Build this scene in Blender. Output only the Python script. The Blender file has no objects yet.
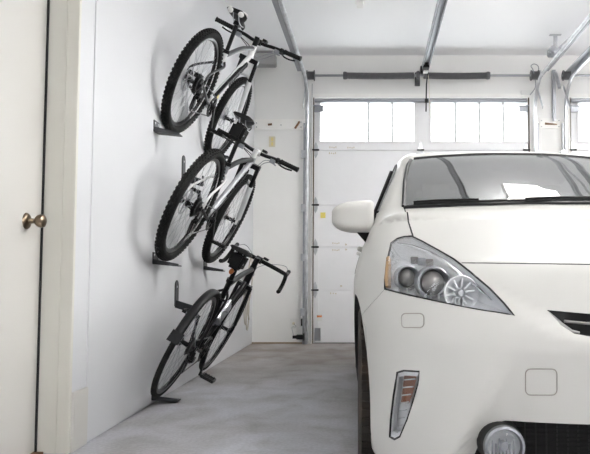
import bpy, bmesh, math, random
import numpy as np
from mathutils import Vector, Matrix
random.seed(4)
R = math.radians
def V(*a): return Vector(a)
S = bpy.context.scene
COL = S.collection
# ---------------------------------------------------------------- camera numbers
F_PX, PPX, PPY, PITCH, CH = 680.0, 372.0, 230.6, R(3.4), 0.80
def ray(px, py):
    a = (px-PPX)/F_PX; b = (PPY-py)/F_PX
    return Vector((a, math.cos(PITCH)-b*math.sin(PITCH), math.sin(PITCH)+b*math.cos(PITCH)))
def atY(px, py, Y):
    r = ray(px, py); t = Y/r.y; return Vector((r.x*t, Y, CH+r.z*t))
def atX(px, py, X):
    r = ray(px, py); t = X/r.x; return Vector((X, r.y*t, CH+r.z*t))
def atZ(px, py, Z):
    r = ray(px, py); t = (Z-CH)/r.z; return Vector((r.x*t, r.y*t, Z))
# ---------------------------------------------------------------- materials
MATS = {}
def mat(name, col, rough=.5, metal=0, coat=0, noise=None, bump=None, spec=.5, emit=None, trans=0, coatr=.05):
    if name in MATS: return MATS[name]
    m = bpy.data.materials.new(name); m.use_nodes = True; MATS[name] = m
    nt = m.node_tree; b = nt.nodes['Principled BSDF']
    b.inputs['Base Color'].default_value = (*col, 1); b.inputs['Roughness'].default_value = rough
    b.inputs['Metallic'].default_value = metal; b.inputs['Coat Weight'].default_value = coat
    b.inputs['Coat Roughness'].default_value = coatr
    b.inputs['Specular IOR Level'].default_value = spec
    b.inputs['Transmission Weight'].default_value = trans
    if emit: b.inputs['Emission Color'].default_value = (*emit[0], 1); b.inputs['Emission Strength'].default_value = emit[1]
    tc = None
    if noise or bump:
        tc = nt.nodes.new('ShaderNodeTexCoord')
    if noise:   # (scale, colour2, lo, hi)
        n = nt.nodes.new('ShaderNodeTexNoise'); n.inputs['Scale'].default_value = noise[0]; n.inputs['Detail'].default_value = 6
        cr = nt.nodes.new('ShaderNodeValToRGB'); cr.color_ramp.elements[0].position = noise[2]; cr.color_ramp.elements[1].position = noise[3]
        cr.color_ramp.elements[0].color = (*col, 1); cr.color_ramp.elements[1].color = (*noise[1], 1)
        nt.links.new(tc.outputs['Object'], n.inputs['Vector']); nt.links.new(n.outputs['Fac'], cr.inputs['Fac'])
        nt.links.new(cr.outputs['Color'], b.inputs['Base Color'])
    if bump:    # (scale, strength)
        n = nt.nodes.new('ShaderNodeTexNoise'); n.inputs['Scale'].default_value = bump[0]; n.inputs['Detail'].default_value = 4
        bp = nt.nodes.new('ShaderNodeBump'); bp.inputs['Strength'].default_value = bump[1]; bp.inputs['Distance'].default_value = .01
        nt.links.new(tc.outputs['Object'], n.inputs['Vector']); nt.links.new(n.outputs['Fac'], bp.inputs['Height'])
        nt.links.new(bp.outputs['Normal'], b.inputs['Normal'])
    return m
def glass_mat(name, tint, gl=4.5, rough=0.0, base=0.0, dust=None):
    if name in MATS: return MATS[name]
    m = bpy.data.materials.new(name); m.use_nodes = True; MATS[name] = m
    nt = m.node_tree; nt.nodes.clear()
    o = nt.nodes.new('ShaderNodeOutputMaterial'); mx = nt.nodes.new('ShaderNodeMixShader')
    t = nt.nodes.new('ShaderNodeBsdfTransparent'); t.inputs[0].default_value = (*tint, 1)
    g = nt.nodes.new('ShaderNodeBsdfGlossy'); g.inputs['Roughness'].default_value = rough
    f0 = nt.nodes.new('ShaderNodeLayerWeight'); f = nt.nodes.new('ShaderNodeMath'); f.operation = 'POWER'; f.inputs[1].default_value = gl   # schlick-like, same from both faces
    nt.links.new(f0.outputs['Facing'], f.inputs[0])
    ad = nt.nodes.new('ShaderNodeMath'); ad.operation = 'ADD'; ad.inputs[1].default_value = base; ad.use_clamp = True
    nt.links.new(f.outputs[0], ad.inputs[0])
    nt.links.new(ad.outputs[0], mx.inputs[0]); nt.links.new(t.outputs[0], mx.inputs[1]); nt.links.new(g.outputs[0], mx.inputs[2])
    if dust:
        df = nt.nodes.new('ShaderNodeBsdfDiffuse'); df.inputs[0].default_value = (*dust[1],1); m2 = nt.nodes.new('ShaderNodeMixShader'); m2.inputs[0].default_value = dust[0]
        nt.links.new(mx.outputs[0], m2.inputs[1]); nt.links.new(df.outputs[0], m2.inputs[2]); nt.links.new(m2.outputs[0], o.inputs[0])
    else: nt.links.new(mx.outputs[0], o.inputs[0])
    return m
def concrete():
    m = bpy.data.materials.new('concrete'); m.use_nodes = True
    nt = m.node_tree; b = nt.nodes['Principled BSDF']; L = nt.links
    tc = nt.nodes.new('ShaderNodeTexCoord')
    def noise(sc, det, dist=0, stretch=(1,1,1)):
        mp = nt.nodes.new('ShaderNodeMapping'); mp.inputs['Scale'].default_value = stretch
        n = nt.nodes.new('ShaderNodeTexNoise'); n.inputs['Scale'].default_value = sc; n.inputs['Detail'].default_value = det
        n.inputs['Distortion'].default_value = dist
        L.new(tc.outputs['Object'], mp.inputs[0]); L.new(mp.outputs[0], n.inputs['Vector']); return n
    def ramp(n, stops):
        r = nt.nodes.new('ShaderNodeValToRGB'); e = r.color_ramp.elements
        while len(e) < len(stops): e.new(.5)
        for k, (p, c) in enumerate(stops): e[k].position = p; e[k].color = (*c, 1)
        L.new(n.outputs['Fac'], r.inputs['Fac']); return r
    a = ramp(noise(1.3, 9, .6), [(.3, (.37,.36,.36)), (.5, (.465,.465,.49)), (.7, (.56,.57,.61))])
    c = ramp(noise(4.2, 10, .5, (1,.8,1)), [(.32, (.80,.785,.76)), (.5, (1,1,1)), (.72, (1.12,1.12,1.14))])
    d = ramp(noise(60, 4), [(.3, (.86,.86,.86)), (.7, (1.08,1.08,1.08))])
    # darker tan stain band along the door end (dust and tyre dirt)
    sx = nt.nodes.new('ShaderNodeSeparateXYZ'); L.new(tc.outputs['Object'], sx.inputs[0])
    mr = nt.nodes.new('ShaderNodeMapRange'); mr.inputs[1].default_value = 4.4; mr.inputs[2].default_value = 6.4
    L.new(sx.outputs['Y'], mr.inputs[0])
    nn = noise(2.2, 6, 1.0); ml = nt.nodes.new('ShaderNodeMath'); ml.operation = 'MULTIPLY'
    L.new(mr.outputs[0], ml.inputs[0]); 
    r3 = ramp(nn, [(.3, (.5,.5,.5)), (.6, (1,1,1))]); L.new(r3.outputs[0], ml.inputs[1])
    def mul(x, y):
        q = nt.nodes.new('ShaderNodeMix'); q.data_type = 'RGBA'; q.blend_type = 'MULTIPLY'; q.inputs[0].default_value = 1
        L.new(x, q.inputs[6]); L.new(y, q.inputs[7]); return q.outputs[2]
    o = mul(mul(a.outputs[0], c.outputs[0]), d.outputs[0])
    q = nt.nodes.new('ShaderNodeMix'); q.data_type = 'RGBA'; q.blend_type = 'MULTIPLY'
    L.new(ml.outputs[0], q.inputs[0]); L.new(o, q.inputs[6]); q.inputs[7].default_value = (.66,.58,.49,1)
    L.new(q.outputs[2], b.inputs['Base Color'])
    b.inputs['Roughness'].default_value = .62
    bp = nt.nodes.new('ShaderNodeBump'); bp.inputs['Strength'].default_value = .25; bp.inputs['Distance'].default_value = .01
    L.new(c.outputs[0], bp.inputs['Height']); L.new(bp.outputs[0], b.inputs['Normal'])
    return m
M = dict(
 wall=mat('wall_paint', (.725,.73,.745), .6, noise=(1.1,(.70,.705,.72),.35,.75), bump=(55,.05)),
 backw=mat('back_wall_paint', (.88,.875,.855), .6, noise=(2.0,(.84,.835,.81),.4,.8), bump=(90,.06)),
 ceil=mat('ceiling_paint', (.90,.905,.915), .7, bump=(120,.08)),
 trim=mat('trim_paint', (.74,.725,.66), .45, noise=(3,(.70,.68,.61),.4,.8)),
 edoor=mat('entry_door_paint', (.66,.642,.605), .4),
 gdoor=mat('garage_door_paint', (.86,.86,.87), .45, noise=(6,(.83,.83,.84),.45,.8)),
 board=mat('painted_board', (.93,.92,.89), .5, noise=(5,(.88,.86,.82),.5,.8)),
 conc=concrete(),
 galv=mat('galvanised_steel', (.62,.63,.65), .34, 1, noise=(14,(.42,.43,.45),.35,.7)),
 galvd=mat('dull_steel', (.33,.34,.36), .45, .9),
 spring=mat('oiled_spring', (.13,.13,.135), .5, .4),
 shaft=mat('steel_shaft', (.36,.37,.38), .35, 1),
 dark=mat('black_plastic', (.009,.009,.009), .45, spec=.35),
 blackm=mat('black_paint', (.006,.006,.007), .38, spec=.3),
 rubber=mat('tyre_rubber', (.009,.009,.009), .8, spec=.25, noise=(30,(.016,.016,.015),.4,.7)),
 ctire=mat('car_tyre_rubber', (.028,.023,.018), .8, noise=(12,(.07,.045,.03),.45,.75)),
 rimb=mat('black_rim', (.010,.010,.011), .3, .2),
 alu=mat('silver_aluminium', (.66,.67,.69), .28, 1),
 spoke=mat('steel_spoke', (.45,.46,.48), .3, 1),
 chrome=mat('chrome', (.86,.87,.88), .08, 1),
 white=mat('white_paint_gloss', (.86,.86,.86), .2, coat=.6),
 silver=mat('silver_frame_paint', (.40,.41,.43), .35, .3, coat=.2),
 grey=mat('grey_frame_paint', (.06,.062,.066), .35, .0, spec=.4),
 saddle=mat('black_saddle', (.008,.008,.008), .45, spec=.3),
 swhite=mat('white_saddle_vinyl', (.8,.79,.76), .4),
 bag=mat('black_nylon', (.012,.012,.012), .75, spec=.2, bump=(200,.2)),
 tan=mat('tan_plastic', (.74,.69,.54), .5),
 rope=mat('tan_rope', (.58,.54,.47), .9, bump=(160,.5)),
 brown=mat('brown_mark', (.22,.12,.06), .7),
 yellow=mat('yellow_paper', (.80,.68,.18), .8),
 yelst=mat('yellow_sticker', (.85,.72,.30), .4),
 gold=mat('antique_brass', (.20,.155,.11), .28, 1),
 brack=mat('bracket_steel', (.035,.037,.04), .45, .4),
 red=mat('red_reflector', (.30,.03,.015), .25),
 orange=mat('orange_plastic', (.45,.14,.03), .3),
 body=mat('pearl_white_paint', (.645,.635,.60), .36, coat=.22, coatr=.05, spec=.15),
 gap=mat('panel_gap_black', (.012,.012,.012), .7),
 lampin=mat('lamp_reflector', (.82,.83,.84), .35, .15),
 lampsil=mat('lamp_bezel', (.60,.61,.62), .35, .5),
 seat=mat('grey_seat_fabric', (.17,.17,.175), .9),
 interior=mat('dark_interior', (.055,.055,.058), .8),
 amber=mat('amber_lens', (.42,.26,.13), .25),
 wplas=mat('white_plastic', (.82,.82,.80), .4),
 sky=mat('bright_panel', (1,1,1), .5),
)
M['wshield'] = glass_mat('windshield_glass', (.52,.54,.55), 4.0, .0, .12, dust=(.09,(.5,.5,.5)))
M['clear'] = glass_mat('clear_lens', (.96,.965,.97), 4.5, .02, .05)
M['pane'] = glass_mat('window_pane', (.97,.98,.98), 5, .0, .03)
M['lens'] = mat('projector_lens', (.22,.21,.20), .12, .2, coat=1)
M['satin'] = mat('satin_chrome', (.36,.35,.34), .4, .3)
M['turnl'] = mat('turn_lens_plastic', (.26,.11,.07), .25)
# ---------------------------------------------------------------- mesh builder
class MB:
    def __init__(s): s.v = []; s.f = []; s.m = []; s.cur = 0
    def add(s, vs, fs):
        b = len(s.v); s.v += [tuple(p) for p in vs]; s.f += [tuple(i+b for i in f) for f in fs]; s.m += [s.cur]*len(fs); return s
    def box(s, a, b):
        (x0,y0,z0), (x1,y1,z1) = a, b
        x0,x1 = min(x0,x1),max(x0,x1); y0,y1 = min(y0,y1),max(y0,y1); z0,z1 = min(z0,z1),max(z0,z1)
        return s.add([(x0,y0,z0),(x1,y0,z0),(x1,y1,z0),(x0,y1,z0),(x0,y0,z1),(x1,y0,z1),(x1,y1,z1),(x0,y1,z1)],
                     [(0,3,2,1),(4,5,6,7),(0,1,5,4),(1,2,6,5),(2,3,7,6),(3,0,4,7)])
    def obox(s, c, ax, ay, az):   # oriented box: centre, three half vectors
        c, ax, ay, az = map(Vector, (c, ax, ay, az))
        if ax.cross(ay).dot(az) < 0: az = -az
        vs = [c+ax*i+ay*j+az*k for k in (-1,1) for (i,j) in ((-1,-1),(1,-1),(1,1),(-1,1))]
        return s.add(vs, [(0,3,2,1),(4,5,6,7),(0,1,5,4),(1,2,6,5),(2,3,7,6),(3,0,4,7)])
    def tube(s, pts, r, n=10, closed=False, cap=True, flat=1.0, up=None):
        pts = [Vector(p) for p in pts]; N = len(pts); rs = r if isinstance(r, (list, tuple)) else [r]*N
        tang = []
        for i in range(N):
            a = pts[(i-1) % N] if (closed or i > 0) else pts[i]; b = pts[(i+1) % N] if (closed or i < N-1) else pts[i]
            tang.append((b-a).normalized())
        t0 = tang[0]; nrm = Vector(up) if up else (Vector((0,0,1)) if abs(t0.z) < .9 else Vector((1,0,0)))
        vs = []
        for i in range(N):
            t = tang[i]; nrm = (nrm - t*nrm.dot(t)).normalized(); bi = t.cross(nrm)
            for k in range(n):
                a = 2*math.pi*k/n
                vs.append(pts[i] + (nrm*math.cos(a)*flat + bi*math.sin(a))*rs[i])
        fs = []
        for i in range(N if closed else N-1):
            j = (i+1) % N
            for k in range(n):
                l = (k+1) % n; fs.append((i*n+k, i*n+l, j*n+l, j*n+k))
        if cap and not closed: fs.append(tuple(range(n))[::-1]); fs.append(tuple((N-1)*n+k for k in range(n)))
        return s.add(vs, fs)
    def lathe(s, prof, c, axis=(1,0,0), n=32, closed_prof=False, ang=(0, 2*math.pi)):
        # prof: (radius, along axis) ; c centre
        c = Vector(c); ax = Vector(axis).normalized(); e1 = ax.orthogonal().normalized()
        if abs(ax.x) > .99: e1 = Vector((0,0,1))
        e2 = ax.cross(e1); full = abs(ang[1]-ang[0]-2*math.pi) < 1e-6; K = n if full else n+1
        vs = [c+ax*h+(e1*math.cos(ang[0]+(ang[1]-ang[0])*k/n)+e2*math.sin(ang[0]+(ang[1]-ang[0])*k/n))*r for k in range(K) for (r, h) in prof]
        P = len(prof); fs = []
        for k in range(n):
            l = (k+1) % K
            for i in range(P if closed_prof else P-1):
                j = (i+1) % P; fs.append((k*P+i, k*P+j, l*P+j, l*P+i))
        return s.add(vs, fs)
    def prism(s, poly, d, conv=None):   # polygon of 3D points extruded by vector d
        poly = [Vector(p) for p in poly]; d = Vector(d); n = len(poly)
        nn = Vector((0,0,0))
        for i in range(n): nn += poly[i].cross(poly[(i+1) % n])
        if nn.dot(d) > 0: poly = poly[::-1]
        vs = poly + [p+d for p in poly]
        return s.add(vs, [tuple(range(n)), tuple(range(n, 2*n))[::-1]] + [(i, i+n, (i+1) % n + n, (i+1) % n)[::1] for i in range(n)])
    def sphere(s, c, r, sc=(1,1,1), n=16):
        c = Vector(c); vs = []; fs = []; m = n//2
        for i in range(m+1):
            th = math.pi*i/m
            for k in range(n):
                ph = 2*math.pi*k/n
                vs.append(c+Vector((r*sc[0]*math.sin(th)*math.cos(ph), r*sc[1]*math.sin(th)*math.sin(ph), r*sc[2]*math.cos(th))))
        for i in range(m):
            for k in range(n):
                l = (k+1) % n
                fs.append((i*n+k, (i+1)*n+k, (i+1)*n+l, i*n+l))
        return s.add(vs, fs)
    def build(s, name, mats, parent=None, bevel=0, smooth=35, label=None):
        me = bpy.data.meshes.new(name); me.from_pydata(s.v, [], s.f)
        bm = bmesh.new(); bm.from_mesh(me); 
        for f, mi in zip(bm.faces, s.m): f.material_index = mi
        bmesh.ops.remove_doubles(bm, verts=bm.verts, dist=1e-6)
        bmesh.ops.recalc_face_normals(bm, faces=bm.faces)
        if bevel:
            ed = [e for e in bm.edges if len(e.link_faces) == 2 and e.calc_face_angle(0) > R(30)]
            bmesh.ops.bevel(bm, geom=ed, offset=bevel, segments=2, affect='EDGES', clamp_overlap=True)
        bm.to_mesh(me); bm.free()
        if not isinstance(mats, (list, tuple)): mats = [mats]
        for q in mats: me.materials.append(q)
        me.shade_smooth(); me.set_sharp_from_angle(angle=R(smooth))
        o = bpy.data.objects.new(name, me); COL.objects.link(o)
        if parent: o.parent = parent
        if label: o['label'] = label
        return o
def tag(o, label=None, cat=None, group=None, kind=None):
    if label: o['label'] = label
    if cat: o['category'] = cat
    if group: o['group'] = group
    if kind: o['kind'] = kind
    return o
def empty(name, loc=(0,0,0), rot=(0,0,0)):
    o = bpy.data.objects.new(name, None); COL.objects.link(o); o.location = loc; o.rotation_euler = rot; o.empty_display_size = .1
    return o
def copy_tree(o, parent=None):
    c = o.copy(); COL.objects.link(c); c.parent = parent
    for ch in [k for k in bpy.data.objects if k.parent == o]: copy_tree(ch, c)
    return c
def smooth_path(pts, n=6):
    pts = [Vector(p) for p in pts]; out = []
    P = [pts[0]*2-pts[1]] + pts + [pts[-1]*2-pts[-2]]
    for i in range(1, len(P)-2):
        for k in range(n):
            t = k/n; a, b, c, d = P[i-1], P[i], P[i+1], P[i+2]
            out.append(.5*((2*b)+(c-a)*t+(2*a-5*b+4*c-d)*t*t+(3*b-a-3*c+d)*t**3))
    out.append(pts[-1]); return out
# ================================================================ THE ROOM
WX = -1.333; WY = atZ(252,343.5,0).y; CZ = atY(300,55.5,WY).z     # left wall plane, door wall plane, ceiling
RX, BY = 5.6, -2.6                    # right wall, wall behind
DX = -1.475                           # plane of the entry door
JY = atZ(73,453,0).y                            # where the left wall ends at the door jamb
def struct(mb, name, m, **k):
    o = mb.build(name, m, **k); o['kind'] = 'structure'; return o
struct(MB().box((-1.9,BY-.2,-.15),(RX+.2,WY+.5,0)), 'floor', M['conc'])
struct(MB().box((-1.9,BY-.2,CZ),(RX+.2,WY+.3,CZ+.12)), 'ceiling', M['ceil'])
# left wall, with the entry door's recess nearer the camera
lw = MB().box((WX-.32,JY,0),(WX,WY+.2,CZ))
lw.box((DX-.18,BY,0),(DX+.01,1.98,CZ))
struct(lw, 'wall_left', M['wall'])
struct(MB().box((WX,JY+.158,.012),(WX+.006,WY,CZ)), 'trim_1', M['wall'])     # wallboard sheet raised off the slab
b = MB().box((WX,JY+.002,0),(WX+.013,JY+.158,.262)); struct(b, 'baseboard_left', M['edoor'], bevel=.003)
# jamb face and its stop bead, looking at the camera
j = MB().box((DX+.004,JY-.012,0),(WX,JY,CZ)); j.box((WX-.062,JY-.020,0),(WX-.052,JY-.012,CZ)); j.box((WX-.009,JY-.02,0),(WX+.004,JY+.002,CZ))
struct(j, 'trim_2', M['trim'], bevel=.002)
# back wall with two door openings
D1 = (-.655, 1.765); D2 = (2.235, 4.62); TOPZ = atY(318,97,WY).z
bw = MB()
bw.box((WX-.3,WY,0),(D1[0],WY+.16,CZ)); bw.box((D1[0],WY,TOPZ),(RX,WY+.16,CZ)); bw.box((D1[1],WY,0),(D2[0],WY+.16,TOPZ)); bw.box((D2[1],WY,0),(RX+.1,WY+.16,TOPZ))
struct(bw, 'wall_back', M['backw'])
struct(MB().box((RX,BY,0),(RX+.15,WY+.16,CZ)), 'wall_right', M['wall'])
struct(MB().box((-1.9,BY-.15,0),(RX+.15,BY,CZ)), 'wall_front', M['wall'])
struct(MB().box((WX+.006,WY-.012,0),(D1[0]-.10,WY,.014)), 'baseboard_back', mat('sealant_strip',(.30,.22,.14),.8))
# ---- entry door (closed slab, seen obliquely)
ed = empty('door_2', (DX,JY-.02,0)); ed['kind'] = 'structure'
slab = MB().box((-.042,-.93,.012),(.0,-.003,CZ-.02)).build('door_slab', M['edoor'], ed, bevel=.003)
MB().box((-.05,-.0025,0),(.0055,.007,CZ-.02)).build('door_gap_seal', M['gap'], ed)
kp = atX(26.5,221,DX) - Vector((DX,JY-.02,0))
kb = MB(); kb.lathe([(0,.012),(.024,.011),(.033,.006),(.036,0)], (0.0,kp.y,kp.z), (1,0,0), 28).lathe([(.012,.0),(.011,.035),(.017,.040),(.026,.050),(.029,.062),(.026,.074),(.014,.081),(0,.082)], (0.0,kp.y,kp.z), (1,0,0), 28)
kb.build('door_knob', M['gold'], slab, label='antique brass door knob')
MB().box((-.03,-.60,0.0),(.035,.004,.010)).build('threshold', M['brown'], ed)
# ---- sectional garage doors
SEC = [0.006]+[atY(318,y,WY).z for y in (290,247,205,150,98)]
WZ0, WZ1 = atY(400,141,WY).z, atY(400,103,WY).z
def garage_door(name, x0, x1, n):
    g = empty(name, ((x0+x1)/2, WY+.03, 0)); g['kind'] = 'structure'
    ox, oy = g.location.x, g.location.y
    def L(x, y, z): return (x-ox, y-oy, z)
    win = [(x0+.072, x0+1.133), (x1-1.095, x1-.013)] if n == 1 else [(x0+.10, x0+1.12), (x1-1.12, x1-.10)]
    for k in range(5):
        z0, z1 = SEC[k]+.003, SEC[k+1]-.003
        mb = MB()
        if k < 4: 
            mb.box(L(x0+.004,WY+.02,z0), L(x1-.004,WY+.06,z1))
            nst = 4
            for q in range(nst+1):
                xx = x0+.03+(x1-x0-.06)*q/nst
                if q in (0, nst, 2): mb.box(L(xx-.028,WY+.014,z0+.01), L(xx+.028,WY+.02,z1-.01))
        else:
            wz0, wz1 = WZ0, WZ1
            mb.box(L(x0+.004,WY+.02,z0), L(x1-.004,WY+.06,wz0)); mb.box(L(x0+.004,WY+.02,wz1), L(x1-.004,WY+.06,z1))
            xs = [x0+.004, win[0][0], win[0][1], win[1][0], win[1][1], x1-.004]
            for a in (0,2,4): mb.box(L(xs[a],WY+.02,wz0), L(xs[a+1],WY+.06,wz1))
        mb.box(L(x0+.006,WY+.060,z0-.02), L(x1-.006,WY+.066,z0+.02))
        mb.build('door_section', M['gdoor'], g, bevel=.0)
    for wi, (a, b_) in enumerate(win):
        munt = []; fr = MB(); wz0, wz1 = WZ0, WZ1; t = .022
        fr.box(L(a-t,WY+.010,wz0-t), L(b_+t,WY+.02,wz0)); fr.box(L(a-t,WY+.010,wz1), L(b_+t,WY+.02,wz1+t))
        fr.box(L(a-t,WY+.010,wz0), L(a,WY+.02,wz1)); fr.box(L(b_,WY+.010,wz0), L(b_+t,WY+.02,wz1))
        for q in (1,2,3):
            if n == 1 and wi == 0 and q == 1: continue
            xx = a+(b_-a)*q/4 + (.015 if wi == 0 else 0)
            munt.append((xx, wz0, wz1))
        f = fr.build('window_frame', M['gdoor'], g, bevel=.002)
        for (xx, wa, wb) in munt: MB().box(L(xx-.011,WY+.006,wa), L(xx+.011,WY+.028,wb)).build('muntin', mat('muntin_grey',(.50,.50,.50),.5), f)
        MB().box(L(a,WY+.030,wz0), L(b_,WY+.033,wz1)).build('window_pane', M['pane'], f)
    # reinforcing strut along the top
    MB().tube([L(x0+.01,WY-.005,atY(400,100.5,WY).z), L(x1-.02,WY-.005,atY(400,100.5,WY).z)], .026, 12).build('reinforcing_strut', M['galvd'], g)
    # hinges at each seam, both ends and centre
    for z in SEC[1:5]:
        for xx in (x0+.022, (x0+x1)/2-.01, x1-.03):
            h = MB(); h.prism([L(xx-.024,WY+.010,z-.012), L(xx+.024,WY+.010,z-.012), L(xx+.024,WY+.010,z-.045), L(xx,WY+.010,z-.095), L(xx-.024,WY+.010,z-.045)], (0,-.004,0))
            h.prism([L(xx-.024,WY+.010,z+.012), L(xx+.024,WY+.010,z+.012), L(xx+.024,WY+.010,z+.045), L(xx,WY+.010,z+.095), L(xx-.024,WY+.010,z+.045)], (0,-.004,0))
            h.tube([L(xx-.035,WY-.006,z), L(xx+.035,WY-.006,z)], .012, 10)
            h.box(L(xx-.022,WY-.004,z-.018), L(xx+.022,WY+.012,z+.018))
            hg = h.build('hinge', M['galv'], g)
            MB().tube([L(xx-.040,WY-.012,z), L(xx+.040,WY-.012,z)], .010, 8).build('hinge_pin', M['dark'], hg)
    for xx in (x0+.055, x1-.055):
        MB().box(L(xx-.05,WY-.002,SEC[5]-.16), L(xx+.05,WY+.012,SEC[5]-.095)).box(L(xx-.06,WY-.02,SEC[5]-.095), L(xx+.06,WY+.012,SEC[5]-.085)).build('top_roller_bracket', M['galvd'], g)
    MB().box(L(x0+.004,WY+.02,.0), L(x1-.004,WY+.06,.006)).build('bottom_seal', M['gap'], g)
    if n == 1:
        MB().box(L(x0+.02,WY+.006,.03), L(x0+.085,WY+.018,.17)).build('bottom_bracket', M['galvd'], g)
        st = MB(); p = atY(319.5,318,WY+.02); st.box(L(p.x-.03,WY+.012,p.z-.035), L(p.x+.03,WY+.0145,p.z+.035))
        s1 = st.build('warning_label', M['wplas'], g)
        MB().box(L(p.x-.028,WY+.010,p.z+.008), L(p.x+.028,WY+.012,p.z+.030)).build('label_band', M['orange'], s1)
    if n == 1:
        for (xa_, xb_, yy_) in ((329,337,147.3),(347,355,147.6),(328.5,336.5,153.2),(332,340,243.2),(332,340,250),(345.3,346.8,244.5),(345.5,346.8,249.5),(340.5,342,286),(329.5,337,293.3)):
            st = MB(); a_ = atY(xa_,yy_,WY+.02); b_ = atY(xb_,yy_,WY+.02); m_ = max(2,int((b_.x-a_.x)/.022))
            for q in range(m_):
                xx = a_.x+(b_.x-a_.x)*(q+.5)/m_; st.box(L(xx-.006,WY+.0185,a_.z-.010+.003*(q%2)), L(xx+.004+.002*(q%3),WY+.0205,a_.z+.010-.004*(q%3)))
            st.build('stamp_mark', mat('faded_stamp',(.62,.55,.44),.8), g)
    # jamb weather strip
    w = MB(); w.box(L(x0-.03,WY-.016,0), L(x0-.008,WY+.012,TOPZ)); w.box(L(x1+.008,WY-.016,0), L(x1+.03,WY+.012,TOPZ))
    for xx in (x0-.008, x1+.008): MB().box(L(xx-.006 if xx < x1 else xx-.012,WY-.014,0), L(xx+.012 if xx < x1 else xx+.006,WY+.016,TOPZ)).build('side_seal', mat('brown_seal',(.10,.075,.055),.8), g)
    w.box(L(x0-.03,WY-.016,TOPZ-.01), L(x1+.03,WY-.0,TOPZ+.035)); w.build('stop_moulding', M['board'], g)
    return g
garage_door('door_1', D1[0], D1[1], 1)
garage_door('door_3', D2[0], D2[1], 3)
# pale stamp marks on the door sections (faint lettering smudges)
# ---- door tracks
HZ_ = atY(308,75,WY).z-.10
HZT = HZ_
def track(x, side, label, near=1.2):
    o = empty('garage_door_track', (x, WY-.02, 0)); tag(o, label, 'door track', 'galvanised garage door tracks')
    HZ = HZT; r = .34; yv = -.055
    path = [Vector((0, yv, .0)), Vector((0, yv, HZ-r))]
    for k in range(1, 13):
        a = math.pi/2*k/12; path.append(Vector((0, yv-r+r*math.cos(a), HZ-r+r*math.sin(a))))
    path.append(Vector((0, near-WY, HZ+.06)))
    mb = MB(); mb.tube(path, .019, 8, flat=.75, up=(0,-1,0)); mb.build('track_channel', M['galv'], o)
    an = MB(); an.box((side*.018,yv+.01,.0),(side*.040,yv+.045,2.45)); an.box((side*.018,yv+.052,.0),(side*.075,yv+.056,2.45)) if False else None
    an.build('vertical_angle', M['galvd'], o)
    h = MB(); y0, y1 = -.35, near-WY
    h.obox((side*.048,(y0+y1)/2,HZ+.055),(.030,0,0),(0,(y1-y0)/2,.02),(0,0,.0025)); h.obox((side*.020,(y0+y1)/2,HZ+.035),(.002,0,0),(0,(y1-y0)/2,.02),(0,0,.024))
    h.build('horizontal_angle', M['galvd'], o)
    for z in (.35, .95, 1.5, 2.1): MB().box((side*.015,yv-.01,z-.04),(side*.06,.018,z+.04)).build('jamb_bracket', M['galv'], o)
    d = MB(); d.obox((side*.02, yv-.12, HZ-.20), (.003,0,0), (0,.13,.15), (0,.012,-.012)); d.build('diagonal_brace', M['galv'], o)
    return o
TR1, TR2, TR3 = -.725, 1.825, 2.165
t0_ = track(TR1, -1, 'galvanised door track left of the windowed garage door, beside the bikes')
track(TR2, 1, 'galvanised door track right of the windowed garage door, rising behind the car')
track(TR3, -1, 'galvanised door track at left edge of the second garage door, far right')
MB().tube([(.055,-.055,.02),(.055,-.055,HZT-.02)], .003, 6).build('lift_cable', M['galvd'], t0_)
# ---- torsion spring assemblies
SZ, SY = atY(400,75.5,WY-.12).z, WY-.12
def drum(mb, x, s=1):
    mb.lathe([(0,-.045),(.058,-.045),(.058,-.036),(.044,-.034),(.044,.030),(.050,.034),(.060,.036),(.060,.045),(0,.045)], (x,SY,SZ), (1,0,0), 24)
    for k in range(7): mb.lathe([(.044,-.03+.009*k),(.048,-.0265+.009*k),(.044,-.023+.009*k)], (x,SY,SZ), (1,0,0), 24)
def torsion(x0, x1, sp, label, name='torsion_spring_shaft'):
    o = MB().tube([(x0,SY,SZ),(x1,SY,SZ)], .0135, 12).build(name, M['shaft']); tag(o, label, 'door spring', 'torsion shafts above the garage doors')
    for x in ((x0+.05, x1-.09)): 
        d = MB(); drum(d, x); d.build('cable_drum', M['spring'], o)
    for (a, b_) in sp:
        s = MB(); n = int(abs(b_-a)/.013); prof = []
        pts = [(a+(b_-a)*k/(n*10), SY+.032*math.cos(2*math.pi*k/10), SZ-.006*math.sin(math.pi*k/(n*10))+.032*math.sin(2*math.pi*k/10)) for k in range(n*10+1)]
        s.tube(pts, .0065, 5, up=(1,0,0)); s.lathe([(.0,-.02),(.040,-.02),(.044,0),(.040,.02),(0,.02)], (a,SY,SZ), (1,0,0), 20).tube([(a,SY,SZ),(b_,SY,SZ)], .027, 12)
        s.build('torsion_spring', M['spring'], o)
    return o
xa = atY(308,75,SY).x; xb = atY(541,74,SY).x
t1 = torsion(xa-.02, xb+.02, [(atY(345,75,SY).x, atY(414,75,SY).x), (atY(488,75,SY).x, atY(424,75,SY).x)], 'steel shaft with dark torsion spring above the windowed garage door')
cx = atY(418,77,SY).x
cb = MB(); cb.box((cx-.012,SY-.03,SZ-.055),(cx+.012,WY-.002,SZ+.045)); cb.box((cx-.03,WY-.01,SZ-.09),(cx+.03,WY-.002,SZ+.07)); cb.lathe([(0,-.02),(.046,-.02),(.046,.02),(0,.02)], (cx,SY,SZ), (1,0,0), 16); cb.build('centre_bearing_plate', M['spring'], t1, bevel=.004)
for x in (xa+.02-.06, xb-.01): MB().box((x-.004,SY-.04,SZ-.05),(x+.004,WY-.002,SZ+.05)).build('end_bearing_plate', M['galv'], t1)
torsion(TR3-.045, 4.75, [(2.9,3.4)], 'steel shaft and black cable drum above the second garage door')
# lift cables

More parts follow.
